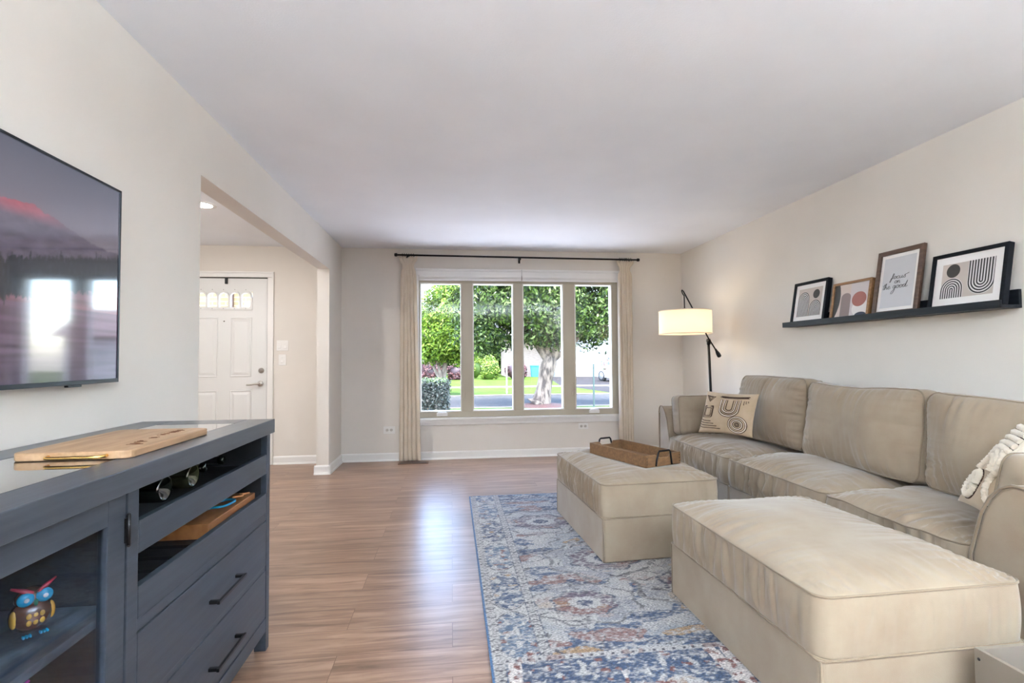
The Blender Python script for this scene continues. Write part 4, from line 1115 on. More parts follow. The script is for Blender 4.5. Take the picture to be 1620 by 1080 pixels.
# right hand bay: cubby floors and rails, drawers
MB().box(CBK+.01, CX-.022, 1.306, 2.158, .728, .742).build('cubby_shelf', cubby_shade_m, side)
s = MB(); s.box(CBK+.01, CX-.03, 1.306, 2.158, .575, .583)
for k in range(9): s.box(CBK+.012, CX-.024, 1.33+k*.092, 1.385+k*.092, .583, .592)
s.build('slatted_shelf', cubby_shade_m, side)
for z0, z1 in ((.706, .783), (.551, .627)): MB().box(CX-.02, CX-.0005, 1.317, 2.154, z0, z1).build('rail', stand_m, side, .0015)
MB().box(CX-.022, CX-.003, 1.316, 2.158, .520, .549).build('rail', stand_m, side, .001)
for z0, z1 in ((.341, .517), (.137, .322)):
    dr_ = MB().box(CX-.02, CX-.001, 1.318, 2.155, z0, z1).build('drawer', stand_m, side, .002)
    zc = z0+.078; h = MB(); h.box(CX+.024, CX+.032, 1.672, 1.882, zc-.005, zc+.005)
    for y in (1.676, 1.866): h.box(CX-.002, CX+.028, y, y+.012, zc-.005, zc+.005)
    h.build('handle', black_m, dr_, .001)
MB().box(CX-.022, CX-.004, 1.316, 2.158, .323, .340).build('rail', stand_m, side, .001)

# cutting board on the top
board_m = wood('walnut_oak_board', lin(150, 116, 84), lin(182, 148, 114), .5, (50, 5, 50), bump=.1)
engr = mat('burned_engraving', lin(96, 58, 32), .7)
t = thing('cutting_board', 'engraved wooden cutting board with a brass handle on the sideboard top', 'cutting board', (-.92, 1.58, .92))
def rrect(x0, x1, y0, y1, r, n=6):
    P = []
    for cx_, cy_, a0 in ((x1-r, y0+r, -pi/2), (x1-r, y1-r, 0), (x0+r, y1-r, pi/2), (x0+r, y0+r, pi)):
        for k in range(n+1): P.append((cx_+r*cos(a0+pi/2*k/n), cy_+r*sin(a0+pi/2*k/n)))
    return P
BX0, BX1, BY0, BY1 = -1.075, -.800, 1.375, 1.80
mb_ = Matrix.Translation((0, 0, 0))
bo = MB().prism(rrect(BX0, BX1, BY0, BY1, .028), .9205, .9405, 'z').build('board', board_m, t, .003)
h = MB().tube(smooth_path([(-.985, BY0+.004, .9305), (-.980, BY0-.016, .9305), (-.965, BY0-.024, .9305), (-.91, BY0-.024, .9305), (-.868, BY0-.022, .9305), (-.855, BY0-.014, .9305), (-.852, BY0+.004, .9305)]), .0042, 8).build('brass_handle', brass_m, t)
m = MB(); rnd = random.Random(3)
zE = .9412
def scrib(y, x, s, n_, seed):
    r_ = random.Random(seed); p = []
    for k in range(n_): p.append((x + (s if k % 2 else 0)*(.5+.9*r_.random()), y+k*s*.28, zE))
    MB().tube(smooth_path(p, 4), .0007, 4).build('engraved_word', engr, bo)
scrib(1.47, -.865, .030, 5, 1); scrib(1.515, -.870, .022, 5, 2); scrib(1.585, -.872, .02, 4, 3); scrib(1.64, -.880, .034, 5, 4); scrib(1.69, -.878, .02, 7, 5); scrib(1.735, -.876, .02, 4, 6)

# bottles lying in the top cubby
bott = mat('dark_bottle_glass', (.012, .016, .012, 1), .06, spec=.9, coat=1); bott2 = mat('olive_bottle_glass', (.035, .036, .016, 1), .07, spec=.9, coat=1)
foil = mat('bottle_foil', (.02, .02, .022, 1), .3, .5)
blab = mat('pale_bottle_label', lin(150, 176, 200), .5)
def bottle(x, y, z, r, outward, gm, label, lab=False):
    """lies along X; outward=True: base towards the room (+X)"""
    t = thing('wine_bottle', label, 'bottle', (x, y, z-r), group='wine bottles in the sideboard')
    s = -1 if outward else 1
    if outward: prof = [(.0, -.022), (r*.55, -.012), (r*.80, -.001), (r*.93, 0), (r, -.006), (r, -.19), (r*.85, -.215), (r*.4, -.245), (r*.36, -.30), (r*.40, -.302), (r*.40, -.315), (0, -.316)]
    else: prof = [(0, 0), (r*.38, 0), (r*.42, -.004), (r*.42, -.016), (r*.37, -.018), (r*.37, -.08), (r*.42, -.09), (r*.85, -.125), (r, -.15), (r, -.335), (0, -.336)]
    MB().lathe(prof, (x, y, z), 32, 0, 'x').build('bottle_glass', gm, t)
    if lab: MB().lathe([(r+.0004, -.06), (r+.0004, -.15)], (x, y, z), 32, 0, 'x').build('bottle_label', blab, t)
    if not outward: MB().lathe([(r*.385, -.018), (r*.385, -.078)], (x, y, z), 24, 0, 'x').build('foil', foil, t)
bottle(-.85, 1.634, .783, .040, True, bott, 'black wine bottle lying base outward, the left one')
bottle(-.85, 1.80, .783, .040, True, bott2, 'olive green wine bottle lying base outward beside the black one', lab=True)
bottle(-.87, 1.925, .783, .038, False, bott, 'wine bottle lying neck outward, right of the olive bottle')
bottle(-.865, 2.06, .783, .038, False, bott, 'wine bottle lying neck outward at the right end of the cubby')
# puzzle board and books in the second cubby
t = thing('puzzle_board', 'wooden puzzle board with a blue squiggle lying in the open cubby', 'toy', (-.86, 1.92, .592))
pm = wood('puzzle_wood', lin(130, 84, 48), lin(160, 108, 66), .5, (30, 6, 30))
pb = MB().box(-.95, -.775, 1.74, 2.125, .5925, .640).build('board', pm, t, .002)
MB().tube(smooth_path([(-.905, 1.76, .643), (-.88, 1.79, .643), (-.90, 1.83, .643), (-.86, 1.86, .643), (-.85, 1.91, .643), (-.81, 1.93, .643), (-.80, 2.0, .643), (-.83, 2.02, .643), (-.86, 1.99, .643)]), .0045, 6).build('blue_cord', mat('cyan_cord', lin(24, 150, 200), .4), pb)
MB().tube(smooth_path([(-.83, 2.05, .643), (-.80, 2.07, .643), (-.82, 2.09, .643), (-.79, 2.11, .643)]), .004, 6).build('orange_piece', mat('tan_piece', lin(196, 130, 80), .5), pb)
MB().prism([(-.90, 2.03), (-.865, 2.04), (-.89, 2.075)], .641, .648).build('green_piece', mat('green_piece', lin(40, 200, 60), .5), pb)
t = thing('picture_book', 'white hardcover book leaning on the puzzle board in the open cubby', 'book', (-.93, 1.92, .641))
MB().box(-1.02, -.912, 1.79, 2.11, .6405, .643).box(-1.02, -.912, 1.79, 2.11, .657, .6595).box(-.915, -.912, 1.79, 2.11, .6405, .6595).build('book_cover', mat('white_cover', lin(225, 222, 220), .5), t)
MB().box(-1.015, -.914, 1.793, 2.107, .643, .657).build('pages', mat('book_pages', lin(200, 180, 168), .8), t)
t = thing('picture_book', 'thin red and white booklet on the puzzle board in the open cubby', 'book', (-.88, 1.93, .641))
MB().box(-.905, -.875, 1.80, 2.06, .6405, .6475).build('book_cover', mat('red_cover', lin(140, 40, 36), .5), t)
MB().box(-.8749, -.871, 1.80, 2.06, .6410, .6475).build('pages', bpy.data.materials['white_cover'], t)

# glass owl ornaments behind the cabinet door
amber = mat('amber_glass', lin(110, 64, 40), .12, spec=.9, coat=1); cyan = mat('cyan_glass', lin(30, 170, 215), .15, coat=1)
redg = mat('red_glass', lin(190, 36, 60), .15, coat=1); greeng = mat('green_glass', lin(20, 130, 100), .15, coat=1); yelg = mat('yellow_glass', lin(235, 170, 60), .15, coat=1)
purg = mat('violet_glass', lin(110, 70, 190), .15, coat=1); blueg = mat('blue_glass', lin(50, 110, 230), .15, coat=1); pinkg = mat('pink_glass', lin(220, 80, 190), .15, coat=1)
def ell(mb, c, rx, ry, rz, mi=0, mx=None, n=14, m_=10):
    v = [(c[0]+rx*sin(pi*i/m_)*cos(2*pi*j/n), c[1]+ry*sin(pi*i/m_)*sin(2*pi*j/n), c[2]+rz*cos(pi*i/m_)) for i in range(m_+1) for j in range(n)]
    f = [(i*n+j, (i+1)*n+j, (i+1)*n+(j+1) % n, i*n+(j+1) % n) for i in range(m_) for j in range(n)]
    return mb.add(v, f, mi, True, mx)
def owl(loc, sc_, mats_, label, rot):
    t = thing('owl_ornament', label, 'ornament', loc, rot); M_ = wm(t) @ Matrix.Scale(sc_, 4)
    body, eye, brow, beak, wing, foot = mats_
    m = MB(); ell(m, (0, 0, .052), .040, .048, .048, 0, M_); ell(m, (0, 0, .098), .030, .038, .030, 0, M_); m.build('body', body, t)
    for s in (-1, 1):
        m = MB(); m.lathe([(.0, .012), (.010, .010), (.018, .006), (.019, 0), (.012, -.006)], (.026, s*.020, .104), 18, 0, 'x', mx=M_); m.build('eye', eye, t)
        m = MB(); ell(m, (.038, s*.020, .104), .004, .006, .006, 0, M_); m.build('pupil', mat('pupil_white', (.8, .8, .8, 1), .1) if 'pupil_white' not in bpy.data.materials else bpy.data.materials['pupil_white'], t)
        m = MB(); m.tube([M_ @ Vector(p) for p in ((.030, s*.004, .118), (.026, s*.022, .127), (.016, s*.048, .140))], [.004*sc_, .007*sc_, .003*sc_], 8); m.build('brow', brow, t)
        m = MB(); ell(m, (.010, s*.040, .052), .015, .009, .024, 0, M_); m.build('wing', wing, t)
        m = MB(); 
        for k in (-1, 0, 1): ell(m, (.034, s*.018+k*.007, .006), .010, .0035, .005, 0, M_)
        m.build('foot', foot, t)
    m = MB(); ell(m, (.036, 0, .092), .006, .005, .010, 0, M_); m.build('beak', beak, t)
    m = MB()
    for k in range(6): ell(m, (.036, (k % 3-1)*.014, .058-.018*(k//3)), .004, .006, .008, 0, M_)
    m.build('chest_feathers', wing, t)
owl((-.865, 1.172, .606), .74, (amber, cyan, redg, greeng, yelg, cyan), 'amber glass owl ornament with turquoise eyes on the cabinet shelf', .9-pi/2)
owl((-.84, 1.06, .432), .9, (purg, blueg, pinkg, greeng, pinkg, blueg), 'violet and blue glass owl ornament on the lower level behind the glass door', .9-pi/2)
MB().box(-.95, -.765, .352, 1.283, .42, .431).build('shelf', shelf_m, side, .001)

# ------------------------------------------------------------------ toy bin at the lower right
bin_m = mat('taupe_laminate', lin(126, 117, 105), .5); bin_in = mat('cream_laminate', lin(196, 182, 166), .5)
bx0, bx1, by0, by1, bz = 1.536, 1.90, .93, 1.352, .298
t = thing('toy_bin', 'open grey laminate toy bin in the lower right corner beside the near ottoman', 'storage box', ((bx0+bx1)/2, (by0+by1)/2, FZ))
for (a, c, d_, e_) in ((bx0, bx0+.014, by0, by1), (bx1-.014, bx1, by0, by1), (bx0+.014, bx1-.014, by1-.014, by1), (bx0+.014, bx1-.014, by0, by0+.014)):
    MB().box(a, c, d_, e_, FZ+.001, bz).build('side_panel', bin_m, t, .001)
MB().box(bx0+.014, bx1-.014, by0+.014, by1-.014, FZ+.002, FZ+.014).build('bin_bottom', bin_in, t)
m = MB(); 
for (y, z) in ((by1-.013, bz-.028), (by0+.013, bz-.028)): m.lathe([(0, -.001), (.0045, -.0008), (.0045, .001)], (bx0, y, z), 10, 0, 'x')
m.build('screw_hole', dark_m, t)
t = thing('plush_toy', 'fluffy lilac plush toy inside the toy bin', 'toy', (1.70, 1.20, .15))
m = MB(); ell(m, (1.70, 1.20, .165), .12, .115, .085, 0, None, 24, 16); 
m.build('plush_body', mat('lilac_plush', lin(176, 140, 206), .95, Sheen_Weight=.5), t)
rnd = random.Random(9); m = MB()
for k in range(2600):
    a = rnd.uniform(0, 2*pi); z = rnd.uniform(-.1, 1); r = sqrt(1-z*z)
    nrm = Vector((r*cos(a), r*sin(a), z)); p = Vector((1.70+.118*nrm.x, 1.20+.113*nrm.y, .165+.084*nrm.z))
    d_ = (nrm+Vector((rnd.uniform(-.6, .6), rnd.uniform(-.6, .6), rnd.uniform(-.3, .5)))).normalized()*rnd.uniform(.012, .022)
    s_ = nrm.cross(d_).normalized()*.0014 if nrm.cross(d_).length > 1e-4 else Vector((.001, 0, 0))
    m.add([p-s_, p+s_, p+d_], [(0, 1, 2)], 0)
m.build('fur', bpy.data.materials['lilac_plush'], t, flip=False)

# ------------------------------------------------------------------ the street outside
GZ = -.45
grass_m = noisy(mat('lawn_grass', lin(50, 68, 24), .9, spec=.03), lin(62, 80, 32), (1.2, 1.2, 1.2), 6, .3, .7, .6, (40, 40, 40), .03)
conc_m = noisy(mat('concrete', lin(104, 101, 97), .85, spec=.03), lin(94, 91, 87), (2, 2, 2), 5)
asph_m = noisy(mat('asphalt', lin(60, 60, 60), .9, spec=.03), lin(52, 52, 52), (6, 6, 6), 8)
drv_m = noisy(mat('driveway_asphalt', lin(44, 42, 42), .9, spec=.03), lin(38, 37, 36), (6, 6, 6), 8)
struct('ground', MB().box(-60, 70, 6.3, 90, GZ-.3, GZ-.02), grass_m, 'ground outside')
def slab(name, x0, x1, y0, y1, h, m, lab): return struct(name, MB().box(x0, x1, y0, y1, GZ-.06, GZ+h), m, lab)
slab('bounce_slab', -3.5, 9, 6.15, 12.0, .0, noisy(mat('pale_bounce_slab', lin(172, 171, 169), .8), lin(164, 163, 161), (2, 2, 2)), 'added pale slab, unseen, bouncing sunlight up into the room')  # hidden below the sill, added to reflect sun onto the ceiling
slab('front_lawn', -60, 70, 6.4, 12.2, -.01, grass_m, 'lawn in front of the house')
slab('sidewalk', -60, 70, 12.2, 13.5, .015, conc_m, 'near sidewalk')
slab('near_parkway', -60, 70, 13.5, 16.3, .0, grass_m, 'grass strip before the street')
slab('near_curb', -60, 70, 16.3, 16.5, .02, conc_m, 'near kerb')
slab('street', -60, 70, 16.5, 21.2, .0, asph_m, 'street')
slab('far_curb', -60, 70, 21.2, 21.5, .05, conc_m, 'far kerb')
slab('far_parkway', -60, 7.0, 21.5, 26.6, .04, grass_m, 'far grass strip')
slab('far_sidewalk', -60, 70, 26.6, 27.8, .055, conc_m, 'far sidewalk')
b_ = MB(); b_.prism([(-60, 27.8), (6.0, 27.8), (7.6, 40), (-60, 40)], GZ-.06, GZ+.06, 'z')
struct('far_lawn', b_, grass_m, 'neighbouring lawn')
b_ = MB(); b_.prism([(6.0, 27.8), (16, 27.8), (18, 40), (7.6, 40)], GZ-.06, GZ+.05, 'z'); b_.prism([(7.0, 21.5), (15, 21.5), (15, 26.6), (6.3, 26.6)], GZ-.06, GZ+.045, 'z')
struct('driveway', b_, drv_m, 'dark asphalt driveway')

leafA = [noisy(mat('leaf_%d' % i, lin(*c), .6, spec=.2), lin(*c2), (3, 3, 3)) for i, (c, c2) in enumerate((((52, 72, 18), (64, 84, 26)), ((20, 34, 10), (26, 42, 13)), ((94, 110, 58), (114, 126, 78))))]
leafB = [noisy(mat('light_leaf_%d' % i, lin(*c), .6, spec=.15), lin(*c2), (3, 3, 3)) for i, (c, c2) in enumerate((((82, 106, 22), (102, 126, 34)), ((52, 76, 18), (64, 90, 24)), ((116, 138, 50), (130, 150, 66))))]
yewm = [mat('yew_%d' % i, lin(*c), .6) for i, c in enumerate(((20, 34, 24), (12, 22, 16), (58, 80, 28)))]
redm = [mat('barberry_%d' % i, lin(*c), .6) for i, c in enumerate(((72, 34, 34), (42, 20, 22), (96, 50, 46)))]
yelm = [mat('spirea_%d' % i, lin(*c), .6) for i, c in enumerate(((98, 118, 22), (68, 90, 20), (120, 138, 42)))]
for m_ in leafA+leafB+yelm:
    n, l, b = nodes(m_); tr = n.new('ShaderNodeBsdfTranslucent'); tr.inputs[0].default_value = tuple(min(1, v*1.2) for v in b.inputs['Base Color'].default_value[:3])+(1,)
    ms = n.new('ShaderNodeMixShader'); ms.inputs[0].default_value = .2; l.new(b.outputs[0], ms.inputs[1]); l.new(tr.outputs[0], ms.inputs[2]); l.new(ms.outputs[0], n['Material Output'].inputs[0])
bark = noisy(mat('maple_bark', lin(56, 46, 38), .9), lin(112, 98, 84), (9, 9, 3), 6, .42, .58, .8, (30, 30, 8), .03)
bark2 = noisy(mat('birch_bark', lin(122, 112, 98), .9), lin(84, 72, 62), (12, 12, 5), 5)

def foliage(name, blobs, n_, size, mats_, parent, seed, hollow=.55, flat=.5):
    r_ = random.Random(seed); V = []; Fc = []; MI = []
    tot = sum(b_[3]*b_[4]*b_[5] for b_ in blobs)
    for b_ in blobs:
        cnt = int(n_*b_[3]*b_[4]*b_[5]/tot)
        for _ in range(cnt):
            z = r_.uniform(-1, 1); a = r_.uniform(0, 2*pi); q = sqrt(1-z*z); rad = (r_.uniform(hollow**3, 1))**(1/3)
            d_ = Vector((q*cos(a), q*sin(a), z))
            wob = 1+.22*n1(d_.x*2.5+seed, d_.y*2.5, d_.z*2.5)
            c = Vector((b_[0]+b_[3]*d_.x*rad*wob, b_[1]+b_[4]*d_.y*rad*wob, b_[2]+b_[5]*d_.z*rad*wob))
            if n1(c.x*1.3+seed, c.y*1.3, c.z*1.6) < -.22: continue
            nr = (d_+Vector((r_.gauss(0, .6), r_.gauss(0, .6), r_.gauss(.3, .6)))).normalized()
            t1 = nr.orthogonal().normalized(); t1 = Matrix.Rotation(r_.uniform(0, 6.28), 3, nr) @ t1; t2 = nr.cross(t1)
            s = size*r_.uniform(.6, 1.25); k = len(V)
            V += [c-t1*s*.6, c+t2*s*flat*.55+nr*s*.08, c+t1*s*.7, c-t2*s*flat*.55+nr*s*.08]
            Fc.append((k, k+1, k+2, k+3)); MI.append(r_.choice((0, 0, 1, 1, 2)))
    m = MB(); m.v = [tuple(p) for p in V]; m.f = Fc; m.m = MI; m.s = [False]*len(Fc)
    return m.build(name, mats_, parent, flip=False)
def branchy(mb, p, d, L, r, depth, rnd, up=.25):
    pts = [p]; q = p.copy(); dd = d.copy(); N = 5
    for k in range(N):
        dd = (dd+Vector((rnd.gauss(0, .09), rnd.gauss(0, .09), up*.12))).normalized(); q = q+dd*L/N; pts.append(q.copy())
    rs = [r*(1-.45*k/N) for k in range(N+1)]
    mb.tube(pts, rs, 10)
    if depth > 0:
        for k in range(3 if depth > 1 else 2):
            at_ = pts[-1-(k % 2)]; nd = (dd+Vector((rnd.gauss(0, .6), rnd.gauss(0, .6), rnd.uniform(.0, .5)))).normalized()
            branchy(mb, at_, nd, L*.8, rs[-1]*.8, depth-1, rnd, up)
t = thing('maple_tree', 'large street maple with a thick leaning trunk in front of the window', 'tree', (3.1, 16.9, GZ))
rnd = random.Random(21); m = MB()
m.tube([(2.88, 16.9, GZ-.05), (3.02, 16.9, GZ+.12), (3.10, 16.9, GZ+.5), (3.17, 16.9, GZ+.95), (3.28, 16.9, GZ+1.35), (3.36, 16.9, GZ+1.62)], [.46, .34, .27, .25, .26, .22], 16)
for d_, r_, L_2 in (((-.55, .1, .75), .15, 1.5), ((-.05, .2, 1), .16, 1.6), ((.30, -.1, .95), .17, 1.7), ((.85, .0, .62), .10, 1.5)):
    branchy(m, Vector((3.32, 16.9, GZ+1.42)), Vector(d_).normalized(), L_2, r_, 3, rnd)
m.build('trunk', bark, t, flip=False)
foliage('foliage', [(3.2, 17.0, 4.4, 3.5, 2.6, 3.1), (1.5, 17.1, 3.3, 1.5, 1.4, 2.1), (5.0, 17.0, 3.4, 1.9, 1.6, 2.2), (3.2, 16.6, 2.9, 2.1, 1.4, 1.5), (.9, 17.2, 2.1, 1.0, 1.0, 1.0)], 80000, .125, leafA, t, 5, .35)
MB().lathe([(0, .07), (.5, .06), (.85, .02), (.95, 0)], (3.0, 16.85, GZ), 24).build('mulch_ring', noisy(mat('mulch', lin(84, 50, 36), .95), lin(56, 34, 26), (20, 20, 20), 4, .3, .7, .6, (60, 60, 60), .02), t)
t = thing('river_birch', 'light green multi-stem tree behind the clipped hedge', 'tree', (.22, 22.0, GZ))
m = MB(); rnd = random.Random(4)
for d_ in ((-.5, 0, .9), (.12, .1, 1), (.42, -.1, .95), (-.12, .1, 1)): branchy(m, Vector((-.40, 22, GZ+.55)), Vector(d_).normalized(), 1.5, .085, 2, rnd)
m.tube([(-.42, 22, GZ-.05), (-.40, 22, GZ+.65)], [.20, .14], 12); m.build('trunk', bark2, t, flip=False); t.location = (-.42, 22, GZ)
for ch in t.children: ch.location = Vector((.22+.42, 0, 0))
foliage('foliage', [(-.35, 22, 2.7, 1.55, 1.3, 1.75), (.1, 22, 1.9, 1.2, 1.2, .9), (-.9, 22, 1.5, 1.0, 1.0, .7), (.4, 22, 1.3, .7, .8, .6), (-.2, 22, 3.9, .9, .9, .8)], 24000, .125, leafB, t, 8, .1)
def shrub(name, label, c, r3, n_, size, mats_, seed, group=None, hollow=.6):
    t = thing(name, label, 'shrub', (c[0], c[1], GZ), group=group)
    MB().tube([(c[0], c[1], GZ-.02), (c[0], c[1], c[2])], [.06, .04], 8).build('stem', bark, t)
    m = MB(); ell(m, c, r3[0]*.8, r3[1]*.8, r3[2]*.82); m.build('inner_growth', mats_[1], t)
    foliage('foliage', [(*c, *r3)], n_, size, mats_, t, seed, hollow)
    return t
# clipped yew hedge
t = thing('clipped_hedge', 'boxy clipped yew hedge in the left window pane', 'hedge', (-1.2, 10.3, GZ))
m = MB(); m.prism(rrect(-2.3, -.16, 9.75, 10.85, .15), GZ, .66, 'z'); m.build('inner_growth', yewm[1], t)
r_ = random.Random(2); V = []; Fc = []; MI = []
for _ in range(26000):
    f_ = r_.random()
    if f_ < .38: c = Vector((r_.uniform(-2.35, -.1), 9.70+r_.gauss(0, .03), r_.uniform(GZ, .72))); nr = Vector((0, -1, .2)); top = 0
    elif f_ < .55: c = Vector((-.10+r_.gauss(0, .03), r_.uniform(9.7, 10.9), r_.uniform(GZ, .72))); nr = Vector((1, 0, .2)); top = 0
    else: c = Vector((r_.uniform(-2.35, -.1), r_.uniform(9.7, 10.9), .70+r_.gauss(0, .025))); nr = Vector((0, -.2, 1)); top = 1
    nr = (nr+Vector((r_.gauss(0, .6), r_.gauss(0, .6), r_.gauss(0, .6)))).normalized(); t1 = nr.orthogonal().normalized(); t1 = Matrix.Rotation(r_.uniform(0, 6.28), 3, nr) @ t1; t2 = nr.cross(t1)
    s = r_.uniform(.03, .06); k = len(V); V += [c-t1*s*.6, c+t2*s*.25, c+t1*s*.7, c-t2*s*.25]; Fc.append((k, k+1, k+2, k+3)); MI.append(r_.choice((2, 2, 0)) if top else r_.choice((0, 0, 1)))  # lit top and shaded sides painted in through the leaf tone
m = MB(); m.v = [tuple(p) for p in V]; m.f = Fc; m.m = MI; m.s = [False]*len(Fc); m.build('foliage', yewm, t, flip=False)
shrub('barberry_shrub', 'dark red barberry shrub beyond the lawn, leftmost', (-1.5, 36.5, .2), (1.0, .9, .85), 5000, .12, redm, 31)
shrub('barberry_shrub', 'dark red barberry shrub behind the light green tree, right of the first', (.45, 36.8, .15), (.85, .85, .75), 4500, .12, redm, 32)
shrub('spirea_shrub', 'yellow-green round shrub across the street in the second pane', (2.75, 36.5, .35), (.72, .7, 1.0), 4200, .12, yelm, 33)
shrub('barberry_shrub', 'reddish shrub across the street right of the yellow-green one', (4.7, 36.5, .15), (.80, .8, .75), 4200, .12, redm, 34)
shrub('spirea_shrub', 'yellow-green shrub behind the left tree, near the barberries', (1.65, 38.6, .45), (.7, .7, 1.1), 3600, .13, yelm, 35)
for i, (x, y, rx, rz, lab) in enumerate(((-7, 46, 3.2, 4.2, 'dark green tree far behind the left window pane'), (-.8, 49, 2.9, 4.6, 'tall green tree far behind the birch'), (4.2, 52, 2.6, 4.4, 'bushy green tree far behind the maple'), (11, 56, 4, 5, 'green tree behind the white garage'))):
    t = thing('background_tree', lab, 'tree', (x, y, GZ))
    MB().tube([(x, y, GZ-.05), (x, y, 2.5)], [.3, .2], 10).build('trunk', bark, t)
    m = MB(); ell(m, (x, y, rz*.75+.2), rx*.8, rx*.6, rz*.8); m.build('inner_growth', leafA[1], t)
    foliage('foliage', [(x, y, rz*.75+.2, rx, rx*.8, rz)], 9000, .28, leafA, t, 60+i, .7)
t = shrub('blossom_shrub', 'sprawling pinkish shrub in front of the driveway at the right pane edge', (6.15, 18.2, .95), (.62, .5, .55), 1500, .08, [mat('pink_leaf', lin(190, 140, 130), .6), mat('mauve_leaf', lin(120, 90, 86), .6), leafA[0]], 41, hollow=.1)
bpy.data.objects.remove([c for c in t.children if c.name.startswith('inner')][0])

# neighbour's house: garage wall, brick part
t = thing('house', 'white neighbouring house with a garage across the street', 'house', (15, 41, GZ))
sid = noisy(mat('white_siding', lin(140, 139, 137), .7), lin(132, 131, 128), (1, 1, 20)); gar = mat('garage_door_white', lin(165, 164, 163), .6); ro = mat('roof_shingle', lin(92, 86, 82), .9)
MB().box(8.4, 24, 40.5, 47, GZ, 3.0).build('wall', sid, t)
MB().box(4.6, 8.4, 42, 47, GZ, 2.8).build('side_wall', noisy(mat('tan_brick', lin(120, 103, 90), .8), lin(134, 119, 106), (3, 3, 14)), t)
g = MB().box(8.9, 13.8, 40.42, 40.52, GZ+.02, 1.95).build('garage_door', gar, t)
m = MB()
for k in range(4): m.box(8.9, 13.8, 40.40, 40.42, GZ+.12+k*.6, GZ+.14+k*.6)
m.build('panel_groove', sid, g)
MB().prism([(39.9, 2.95), (47.6, 2.95), (43.7, 5.2)], 3.9, 24.6, 'x').build('roof', ro, t)
t = thing('wheelie_bin', 'small teal wheelie bin beside the neighbouring house', 'bin', (6.7, 40.6, GZ))
teal = mat('teal_plastic', lin(30, 110, 110), .5)
MB().prism([(6.45, GZ+.05), (6.95, GZ+.05), (7.02, .45), (6.38, .45)], 40.3, 40.85, 'y').build('bin_body', teal, t, .02)
MB().box(6.36, 7.04, 40.25, 40.9, .45, .53).build('lid', teal, t, .02)
for x in (6.5, 6.9): MB().lathe([(0, -.03), (.12, -.03), (.12, .03), (0, .03)], (x, 40.85, GZ+.12), 12, 0, 'x').build('wheel', black_m, t)

# parked SUV
car_w = mat('white_car_paint', (.42, .43, .44, 1), .25, coat=.6); car_g = mat('car_glass', (.03, .04, .05, 1), .08, coat=1); tyre = mat('tyre', (.015, .015, .015, 1), .8); rim = mat('alloy_rim', (.5, .5, .5, 1), .3, .9)
hd = Vector((.30, -.954, 0)).normalized(); th = math.atan2(hd.y, hd.x)
t = thing('car', 'white compact SUV parked in the driveway across the street', 'car', (10.95, 31.0, GZ+.05), th)
M_ = wm(t)
def carloft(sections, mi_mat, nm, bev=.03):
    V = []; Fc = []; k = len(sections[0])
    for s_ in sections: V += [M_ @ Vector(p) for p in s_]
    for i in range(len(sections)-1):
        for j in range(k): Fc.append((i*k+j, i*k+(j+1) % k, (i+1)*k+(j+1) % k, (i+1)*k+j))
    Fc += [tuple(range(k)), tuple((len(sections)-1)*k+j for j in range(k))]
    m = MB(); m.add(V, Fc, 0, False); return m.build(nm, mi_mat, t, bev)
def sec(x, w_, z0, z1, ch=.08): return [(x, -w_, z0), (x, w_, z0), (x, w_+.03, (z0+z1)/2), (x, w_-ch, z1), (x, -w_+ch, z1), (x, -w_-.03, (z0+z1)/2)]
body = carloft([sec(-2.1, .78, .40, .92), sec(-2.0, .86, .24, 1.0), sec(-.9, .88, .22, 1.02), (sec(.9, .88, .22, 1.0)), sec(1.6, .86, .22, .95), sec(2.05, .80, .26, .82), sec(2.2, .70, .34, .62)], car_w, 'car_body', .05)
carloft([[(-2.0, -.76, .98), (-2.0, .76, .98), (-1.75, .62, 1.52), (-1.75, -.62, 1.52)], [(.2, -.80, 1.0), (.2, .80, 1.0), (.05, .64, 1.60), (.05, -.64, 1.60)], [(1.05, -.78, .98), (1.05, .78, .98), (.38, .62, 1.55), (.38, -.62, 1.55)]], car_w, 'cabin', .04)
m = MB(); m.add([M_ @ Vector(p) for p in ((1.0, -.70, 1.02), (1.0, .70, 1.02), (.44, .57, 1.52), (.44, -.57, 1.52), (1.02, -.70, 1.03), (1.02, .70, 1.03), (.46, .57, 1.53), (.46, -.57, 1.53))], [(4, 5, 6, 7), (0, 3, 2, 1), (0, 1, 5, 4), (2, 3, 7, 6), (1, 2, 6, 5), (0, 4, 7, 3)]); m.build('windshield', car_g, t)
for s in (-1, 1):
    for (a, c, d_, e_) in ((-.55, .12, .30, .85), (-1.6, -.62, -1.5, -.62)):
        m = MB(); m.add([M_ @ Vector(p) for p in ((a, s*.805, 1.05), (e_ if a > -.6 else c, s*.805, 1.05), (d_ if a > -.6 else c, s*.66, 1.50), (a+.04, s*.66, 1.50))], [(0, 1, 2, 3)]); m.build('side_window', car_g, t, solid=.02)
    for x in (-1.35, 1.38):
        m = MB(); m.lathe([(0, -.11), (.34, -.11), (.36, -.06), (.36, .06), (.34, .11), (0, .11)], (x, s*.80, .335), 24, 0, 'y', mx=M_); wh = m.build('wheel', tyre, t)
        m = MB(); m.lathe([(0, 0), (.22, s*.01), (.23, 0)], (x, s*.915, .335), 20, 0, 'y', mx=M_); m.build('hub', rim, wh)
    m = MB(); m.box(1.98, 2.10, s*.52-.14, s*.52+.14, .66, .76, 0, M_); m.build('headlight', rim, t, .02)
    m = MB(); m.box(.55, .72, s*.98-.09, s*.98+.09, 1.02, 1.14, 0, M_); m.build('wing_mirror', car_w, t, .02)
m = MB(); m.box(2.08, 2.215, -.45, .45, .42, .58, 0, M_); m.build('grille', tyre, t, .02)

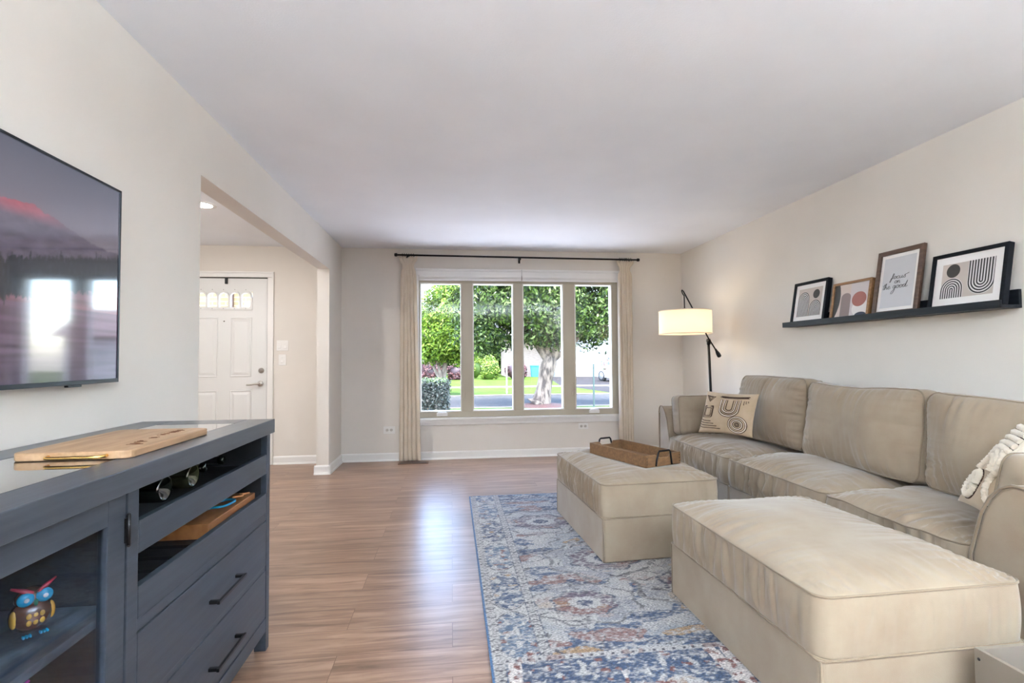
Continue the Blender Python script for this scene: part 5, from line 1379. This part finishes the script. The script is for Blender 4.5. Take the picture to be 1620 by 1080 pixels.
# posts outside
t = thing('sign_post', 'white slender post on the grass strip across the street', 'post', (2.42, 22.2, GZ+.04)); MB().box(2.39, 2.45, 22.17, 22.23, GZ+.03, .88).build('post', mat('white_post', lin(160, 160, 160), .6), t)
MB().prism([(2.38, .88), (2.46, .88), (2.42, .93)], 22.16, 22.24, 'y').build('post_cap', bpy.data.materials['white_post'], t)
t = thing('sign_post', 'dark green metal sign post on the near grass strip', 'post', (4.50, 15.7, GZ)); MB().box(4.475, 4.525, 15.68, 15.72, GZ-.02, 1.25).build('post', mat('green_post', lin(52, 66, 62), .5, .4), t)
MB().box(4.46, 4.54, 15.66, 15.675, .95, 1.25).build('sign_plate', mat('sign_back', lin(150, 150, 148), .5, .4), t)

# own porch: brick wing with an eave, seen through the door lites and at the window edge
brick_m = mat('yellow_brick', lin(140, 116, 78), .85)
n, l, b = nodes(brick_m); tc = n.new('ShaderNodeTexCoord'); sx = n.new('ShaderNodeSeparateXYZ'); cb = n.new('ShaderNodeCombineXYZ')
l.new(tc.outputs['Object'], sx.inputs[0]); l.new(sx.outputs[0], cb.inputs[0]); l.new(sx.outputs[2], cb.inputs[1])
br = n.new('ShaderNodeTexBrick'); l.new(cb.outputs[0], br.inputs[0]); br.inputs['Scale'].default_value = 1; br.inputs['Brick Width'].default_value = .21; br.inputs['Row Height'].default_value = .07; br.inputs['Mortar Size'].default_value = .006
br.inputs['Color1'].default_value = lin(140, 116, 76); br.inputs['Color2'].default_value = lin(122, 98, 62); br.inputs['Mortar'].default_value = lin(160, 146, 118); l.new(br.outputs[0], b.inputs['Base Color'])
t = thing('brick_wing', 'yellow brick wing of the house seen through the arched door lites', 'wall', (-3, 9.0, GZ))
MB().box(-6.5, -1.7, 8.9, 9.1, GZ-.02, 2.9).build('brick_wall', brick_m, t)
MB().box(-3.645, -3.61, 8.86, 8.9, GZ, 2.85).build('downspout', mat('brown_metal', lin(70, 44, 30), .5), t)
m = MB(); m.prism([(8.3, 2.9), (9.6, 2.9), (9.6, 3.05), (8.3, 3.0)], -6.8, -1.45, 'x'); m.build('eave', mat('dark_soffit', lin(66, 62, 64), .7), t)
